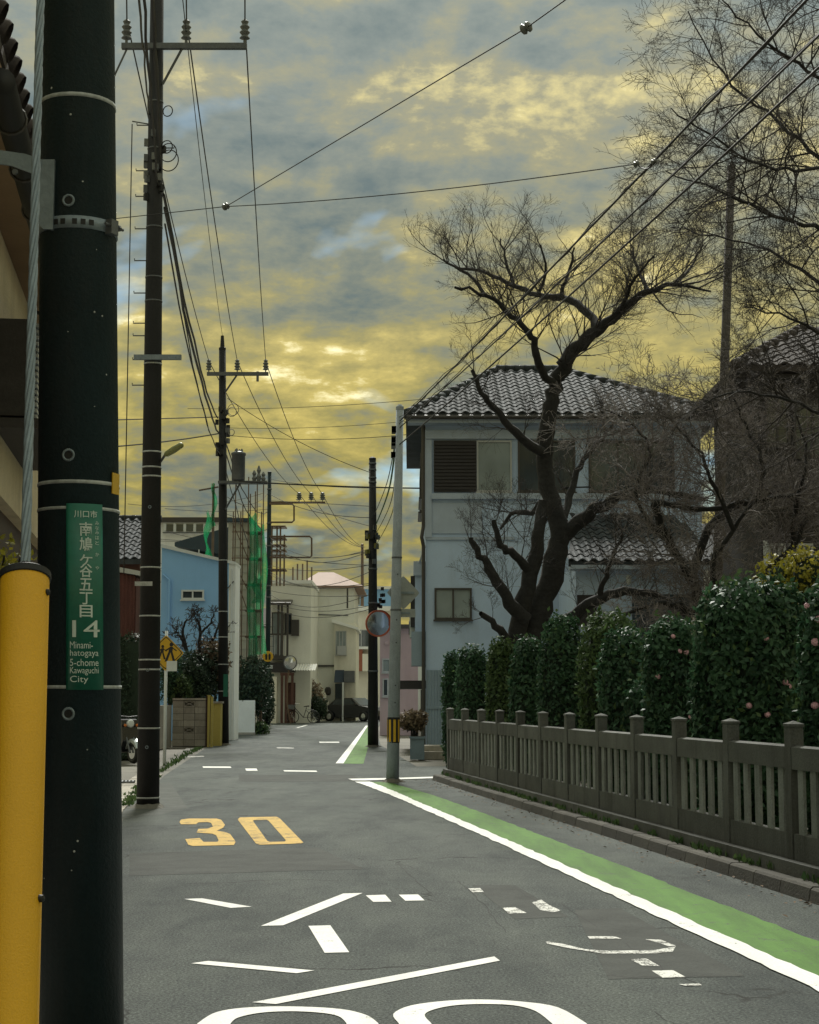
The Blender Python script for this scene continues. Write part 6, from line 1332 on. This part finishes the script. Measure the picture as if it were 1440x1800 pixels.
yw = 66.6; lw_ = thing('low_white_wall', 'plain low white panel wall in front of the siding house', 'wall', (fx(428, 1260, yw), yw, 0))
MB().box(fx(404, 1260, yw), fx(448, 1260, yw), yw, yw + 0.15, 0.08, fz(1231, yw)).build('panel', 'white_wall', lw_); MB().box(fx(403, 1260, yw), fx(449, 1260, yw), yw - 0.04, yw + 0.2, -0.02, 0.085).build('footing', 'block', lw_)
# shrubs and pruned tree over the block wall
cfgP = dict(levels=3, kids=[0, 4, 3], ratio=(0.4, 0.7), wander=0.3, up=0.04, lift=0.2, lift0=0.35, rmin=0.008)
limbsP = [([(335, 1300, 0), (338, 1200, 0), (330, 1150, 0), (318, 1120, 0), (308, 1110, 0)], 9, 4, 7, 0.5), ([(337, 1200, 0), (350, 1140, 0.2), (352, 1105, 0.3), (345, 1088, 0.3)], 8, 4, 8, 0.5), ([(345, 1170, 0), (365, 1140, 0), (378, 1115, 0), (385, 1095, 0)], 7, 3, 8, 0.5), ([(330, 1150, 0), (322, 1105, 0), (330, 1090, 0)], 6, 3, 8, 0.45), ([(352, 1110, .3), (368, 1100, .3), (376, 1080, .3)], 5, 2.5, 8, 0.4)]
tree('pruned_tree', 'knobbly pruned bare tree over the block wall against the blue house', limbsP, 53.0, 3, cfgP, 'bark', 'twig')
def sh_(px, py, D_, rx, rz, label, n_, size, mat, seed): c = W(px, py, D_); return shrub('shrub', label, tuple(c), (rx, rx, rz), n_, size, mat, seed)
sh_(345, 1195, 52.6, 0.75, 0.85, 'dark round shrub behind the block wall under the pruned tree', 3000, 0.12, 'bleaf', 41)
sh_(372, 1170, 53.2, 0.55, 0.8, 'bronze brown leafy shrub beside the transformer pole', 2200, 0.12, 'bronze_leaf', 42)
sh_(318, 1212, 51.4, 0.35, 0.4, 'small light green shrub at the block wall top', 1000, 0.1, 'camellia_dry', 43)
sh_(299, 1190, 51.4, 0.32, 0.75, 'upright green shrub behind the warning sign post', 1500, 0.1, 'camellia', 44)
sh_(440, 1205, 67.4, 0.75, 1.1, 'tall dark conifer shrub behind the low white wall', 3000, 0.14, 'bleaf', 45)
sh_(457, 1215, 70, 0.5, 1.0, 'dark shrub growing against the green netting', 2600, 0.14, 'bleaf', 46)
sh_(468, 1238, 80, 0.4, 0.8, 'slim dark shrub at the foot of the far slim pole', 1500, 0.13, 'bleaf', 47)
sh_(452, 1280, 67.2, 0.45, 0.25, 'low weeds at the road edge beside the low white wall', 700, 0.12, 'camellia_dry', 48)
sh_(540, 1228, 98, 0.9, 1.0, 'straggly bronze climber around the cream house stair', 2000, 0.16, 'bronze_leaf', 49)
sh_(560, 1245, 97, 0.5, 0.6, 'grey-green pot shrub beside the parked bicycle', 1200, 0.14, 'bleaf', 50)
sh_(727, 1266, 40.5, 0.30, 0.2, 'dry brown ornamental grass clump by the doorstep', 1600, 0.1, 'bronze_leaf', 51)
pl_ = thing('planter', 'blue-grey box planter beneath the dry grass by the doorstep', 'planter', (fx(733, 1300, 40.2), 40.2, 0))
MB().box(fx(721, 1300, 40.2), fx(746, 1300, 40.2), 40.0, 40.45, 0, 0.50).build('box', 'planter', pl_); MB().box(fx(720, 1300, 40.2), fx(747, 1300, 40.2), 39.97, 40.48, 0.50, 0.55).build('rim', 'planter', pl_); MB().box(fx(722, 1300, 40.2), fx(745, 1300, 40.2), 40.03, 40.42, 0.545, 0.555).build('potting_soil', 'soil', pl_)
sh_(1380, 1030, 21.5, 0.35, 0.4, 'yellow-leaved shrub glowing behind the largest camellia', 900, 0.07, 'yleaf', 52)
sh_(1425, 1010, 21.0, 0.3, 0.35, 'yellow-green shrub behind the blossoming camellia', 900, 0.07, 'yleaf', 53)

# --- scooter, bicycle, car, street-end mirror
sct = thing('motor_scooter', 'dark motor scooter with silver front fender parked beside the hedge behind dark pole', 'scooter')
MB().ring((0.62, 0, 0.25), (0, 1, 0), 0.19, 0.06, 24, 8).build('tyre', 'black', sct, True); MB().ring((-0.62, 0, 0.25), (0, 1, 0), 0.19, 0.06, 24, 8).build('tyre', 'black', sct, True)
for x in (0.62, -0.62): MB().lathe((x, -0.05, 0.25), [(0, 0), (0.14, 0.0), (0.15, 0.05), (0.14, 0.1), (0, 0.1)], 16, (0, 1, 0)).build('rim', 'chrome', sct)
MB().prism([(0.38, 0.33), (0.42, 0.46), (0.60, 0.56), (0.78, 0.50), (0.90, 0.36), (0.86, 0.34), (0.75, 0.44), (0.6, 0.49), (0.47, 0.41)], 'y', -0.085, 0.085).build('front_fender', 'silver_paint', sct)
MB().prism([(0.36, 0.30), (0.46, 0.50), (0.40, 0.98), (0.30, 1.0), (0.33, 0.5), (0.28, 0.30)], 'y', -0.2, 0.2).build('front_shield', 'car_paint', sct)
MB().prism([(0.34, 0.26), (0.34, 0.32), (-0.05, 0.32), (-0.12, 0.5), (-0.75, 0.62), (-0.82, 0.5), (-0.55, 0.34), (-0.3, 0.22)], 'y', -0.16, 0.16).build('body', 'car_paint', sct)
MB().prism([(-0.05, 0.62), (-0.02, 0.70), (-0.2, 0.76), (-0.72, 0.76), (-0.8, 0.66), (-0.75, 0.60), (-0.12, 0.58)], 'y', -0.14, 0.14).build('seat', 'black', sct)
MB().tube([(0.30, -0.34, 1.02), (0.36, -0.2, 1.06), (0.38, 0, 1.04), (0.36, 0.2, 1.06), (0.30, 0.34, 1.02)], 0.018, 8).build('handlebar', 'black', sct)
MB().lathe((0.46, 0, 0.90), [(0, 0.04), (0.07, 0.03), (0.09, 0.0), (0.09, -0.06)], 14, (1, 0, 0.1)).build('headlight', 'lamp_glass', sct)
for s in (-1, 1):
    mi = MB().tube([(0.34, s * 0.25, 1.05), (0.36, s * 0.33, 1.24)], 0.008, 6).build('mirror_stalk', 'chrome', sct); MB().lathe((0.36, s * 0.35, 1.28), [(0, 0.012), (0.055, 0.01), (0.06, -0.01), (0, -0.015)], 14, (-1, 0, 0)).build('mirror', 'chrome', mi)
    MB().lathe((0.48, s * 0.15, 0.86), [(0, 0.04), (0.03, 0.02), (0.035, -0.01)], 10, (1, 0, 0)).build('indicator', 'red_lens', sct)
MB().tube([(0.42, 0.09, 0.6), (0.62, 0.09, 0.25)], 0.025, 8).tube([(0.42, -0.09, 0.6), (0.62, -0.09, 0.25)], 0.025, 8).build('fork', 'steel', sct)
MB().tube([(-0.1, -0.2, 0.3), (-0.35, -0.21, 0.26), (-0.85, -0.21, 0.36)], [0.025, 0.05, 0.045], 10).build('exhaust', 'chrome', sct)
gs = G(212, 1343); sct.location = (gs.x - 0.10, gs.y + 0.55, 0); sct.rotation_euler = (0, 0, R(-52))
bc = thing('bicycle', 'black city bicycle with front basket parked at the cream house', 'bicycle')
for x in (0.55, -0.55):
    w = MB().ring((x, 0, 0.33), (0, 1, 0), 0.315, 0.022, 28, 6).build('wheel', 'black', bc)
    sp_ = MB()
    for k in range(9): a = k * math.pi / 9; sp_.tube([(x - 0.3 * math.cos(a), 0, 0.33 - 0.3 * math.sin(a)), (x + 0.3 * math.cos(a), 0, 0.33 + 0.3 * math.sin(a))], 0.003, 4)
    sp_.build('spokes', 'chrome', w)
MB().tube([(0.55, 0, 0.33), (0.42, 0, 0.85)], 0.016, 6).tube([(0.43, 0, 0.78), (-0.02, 0, 0.30)], 0.02, 6).tube([(-0.02, 0, 0.30), (-0.18, 0, 0.82)], 0.018, 6).tube([(-0.55, 0, 0.33), (-0.02, 0, 0.30)], 0.014, 6).tube([(-0.55, 0, 0.33), (-0.14, 0, 0.68)], 0.012, 6).build('frame', 'black', bc)
MB().tube([(0.25, -0.28, 1.0), (0.38, -0.2, 1.02), (0.40, 0, 0.98), (0.38, 0.2, 1.02), (0.25, 0.28, 1.0)], 0.014, 6).tube([(0.42, 0, 0.84), (0.40, 0, 0.98)], 0.014, 6).build('handlebar', 'chrome', bc)
MB().prism([(-0.32, 0.86), (-0.05, 0.84), (-0.05, 0.88), (-0.3, 0.92)], 'y', -0.08, 0.08).build('saddle', 'black', bc)
MB().prism([(0.5, 0.72), (0.78, 0.74), (0.82, 0.96), (0.46, 0.96)], 'y', -0.17, 0.17).build('basket', 'steel', bc)
MB().tube([(-0.55, -.1, .7), (-0.25, -.1, .7), (-0.25, .1, .7), (-0.55, .1, .7), (-0.55, -.1, .7)], 0.01, 5).tube([(-0.55, 0, 0.7), (-0.55, 0.0, 0.35)], 0.01, 5).build('rack', 'steel', bc)
bl_ = W(533, 1262, 94.6); bc.location = (bl_.x, 94.6, 0); bc.rotation_euler = (0, 0, R(170)); bc.scale = (1.1, 1.1, 1.1)
car = thing('car', 'dark sedan car parked at the end of the street by the navy awning', 'car')
prof = [(-2.15, 0.30), (-2.2, 0.62), (-2.1, 0.88), (-1.6, 0.95), (-1.05, 1.40), (0.25, 1.44), (0.95, 0.98), (1.85, 0.86), (2.15, 0.66), (2.2, 0.34), (1.75, 0.24), (-1.75, 0.24)]
b_ = MB(); n = len(prof); secs = [(-0.84, 0.9), (-0.78, 1.0), (0.78, 1.0), (0.84, 0.9)]
for (yy, s_) in secs: b_.v += [(x * (0.985 if s_ < 1 else 1), yy * (0.78 if z > 1.2 else 1), 0.24 + (z - 0.24) * (0.985 if s_ < 1 else 1)) for x, z in prof]
for i in range(3): b_.f += [(i * n + j, i * n + (j + 1) % n, (i + 1) * n + (j + 1) % n, (i + 1) * n + j) for j in range(n)]
b_.f += [tuple(range(n))[::-1], tuple(range(3 * n, 4 * n))]; b_.build('body', 'car_paint', car)
for s in (-1, 1):
    MB().prism([(-1.3, 0.98), (-0.95, 1.33), (0.2, 1.36), (0.72, 1.0)], 'y', s * 0.80 - 0.005, s * 0.80 + 0.005).build('side_window', 'glass', car)
    MB().lathe((2.06, s * 0.6, 0.70), [(0, 0.12), (0.1, 0.1), (0.14, 0.0)], 12, (1, 0, 0.2)).build('headlight', 'lamp_glass', car)
    MB().box(0.62, 0.78, s * 0.92 - 0.08, s * 0.92 + 0.08, 0.98, 1.1).build('wing_mirror', 'car_paint', car)
    for x in (-1.35, 1.38):
        w = MB().lathe((x, s * 0.86 - (0.02 if s < 0 else -0.02), 0.31), [(0.2, -0.1), (0.31, -0.1), (0.31, 0.1), (0.2, 0.1)], 24, (0, 1, 0)).build('wheel', 'black', car, True); MB().lathe((x, s * 0.93, 0.31), [(0, 0.03), (0.08, 0.03), (0.2, 0.015), (0.21, 0)], 20, (0, s, 0)).build('rim', 'chrome', w)
MB().add([(0.28, -0.6, 1.43), (0.28, 0.6, 1.43), (0.97, 0.74, 0.995), (0.97, -0.74, 0.995)], [(0, 3, 2, 1)]).build('windscreen', 'glass', car)
cl_ = W(634, 1256, 103); car.location = (cl_.x - 0.3, 102.6, 0); car.rotation_euler = (0, 0, R(-38))
mc2 = W(510, 1165, 93.5); mr2 = thing('road_mirror', 'second round road mirror on thin bent post before cream house', 'mirror', (mc2.x, 93.5, 0))
ax = Vector((0.55, -1, -.1)).normalized()
MB().lathe(tuple(mc2), [(0.36, 0.0), (0.42, -0.01), (0.42, 0.04), (0.37, 0.03)], 28, ax).build('rim', 'steel', mr2, True); MB().lathe(tuple(mc2), [(0.0, 0.08), (0.2, 0.06), (0.37, 0.02)], 28, ax).build('mirror_face', 'mirror', mr2, True)
MB().tube([(fx(511, 1262, 93.5), 93.5, 0), (fx(505, 1240, 93.5), 93.5, 1.0), (fx(505, 1200, 93.5), 93.5, fz(1200, 93.5)), mc2 - ax * 0.04], 0.04, 8).build('post', 'scaf', mr2)

# ------------------------------------------------------------------ litter and weeds
rng = np.random.default_rng(77); n = 420
u_ = rng.uniform(0, 24, n); w_ = -np.abs(rng.normal(0, 0.16, n)) - 0.03; P = np.array([tuple(TK @ Vector((a, b_, 0.008))) for a, b_ in zip(u_, w_)])
v, f = leaves(P, np.tile([0, 0, 1.0], (n, 1)), 0.045, rng, 0.0, 0.25); v[:, 2] = np.clip(v[:, 2], 0.004, 0.03)
m['dry_leaf'] = leaf_mat('dry_fallen_leaf', (0.07, 0.045, 0.025), (0.17, 0.11, 0.06), 0.8, 0.1)
tag(np_obj('fallen_leaves', v, f, 'dry_leaf'), 'brown dry leaves scattered along the kerb below the stone fence', 'leaves', kind='stuff')
pts = []
for (a, b_) in (((-3.85, 22.8), (-4.75, 32)), ((-4.9, 33), (-6.1, 49)), ((-6.3, 52), (-7.6, 86)), ((-1.75, 7.2), (-3.7, 21))):
    for k in range(130): t = rng.uniform(0, 1) ** 1.0; pts.append((a[0] + (b_[0] - a[0]) * t - abs(rng.normal(0, 0.10)), a[1] + (b_[1] - a[1]) * t, 0.0))
for k in range(150): q = TK @ Vector((rng.uniform(0, 24), 0.15, 0.1)); pts.append((q.x, q.y, 0.1))
P = np.array(pts); P = np.repeat(P, 4, 0) + rng.normal(0, 0.025, (len(pts) * 4, 3)) * [1, 1, 0]
v, f = leaves(P, rng.normal(0, 1, (len(P), 3)) * [1, 1, 0.05], 0.07, rng, -3.0, 0.1)
tag(np_obj('weeds', v, f, 'camellia_dry'), 'thin green weeds sprouting along the kerb and gutter joints', 'weeds', kind='stuff')
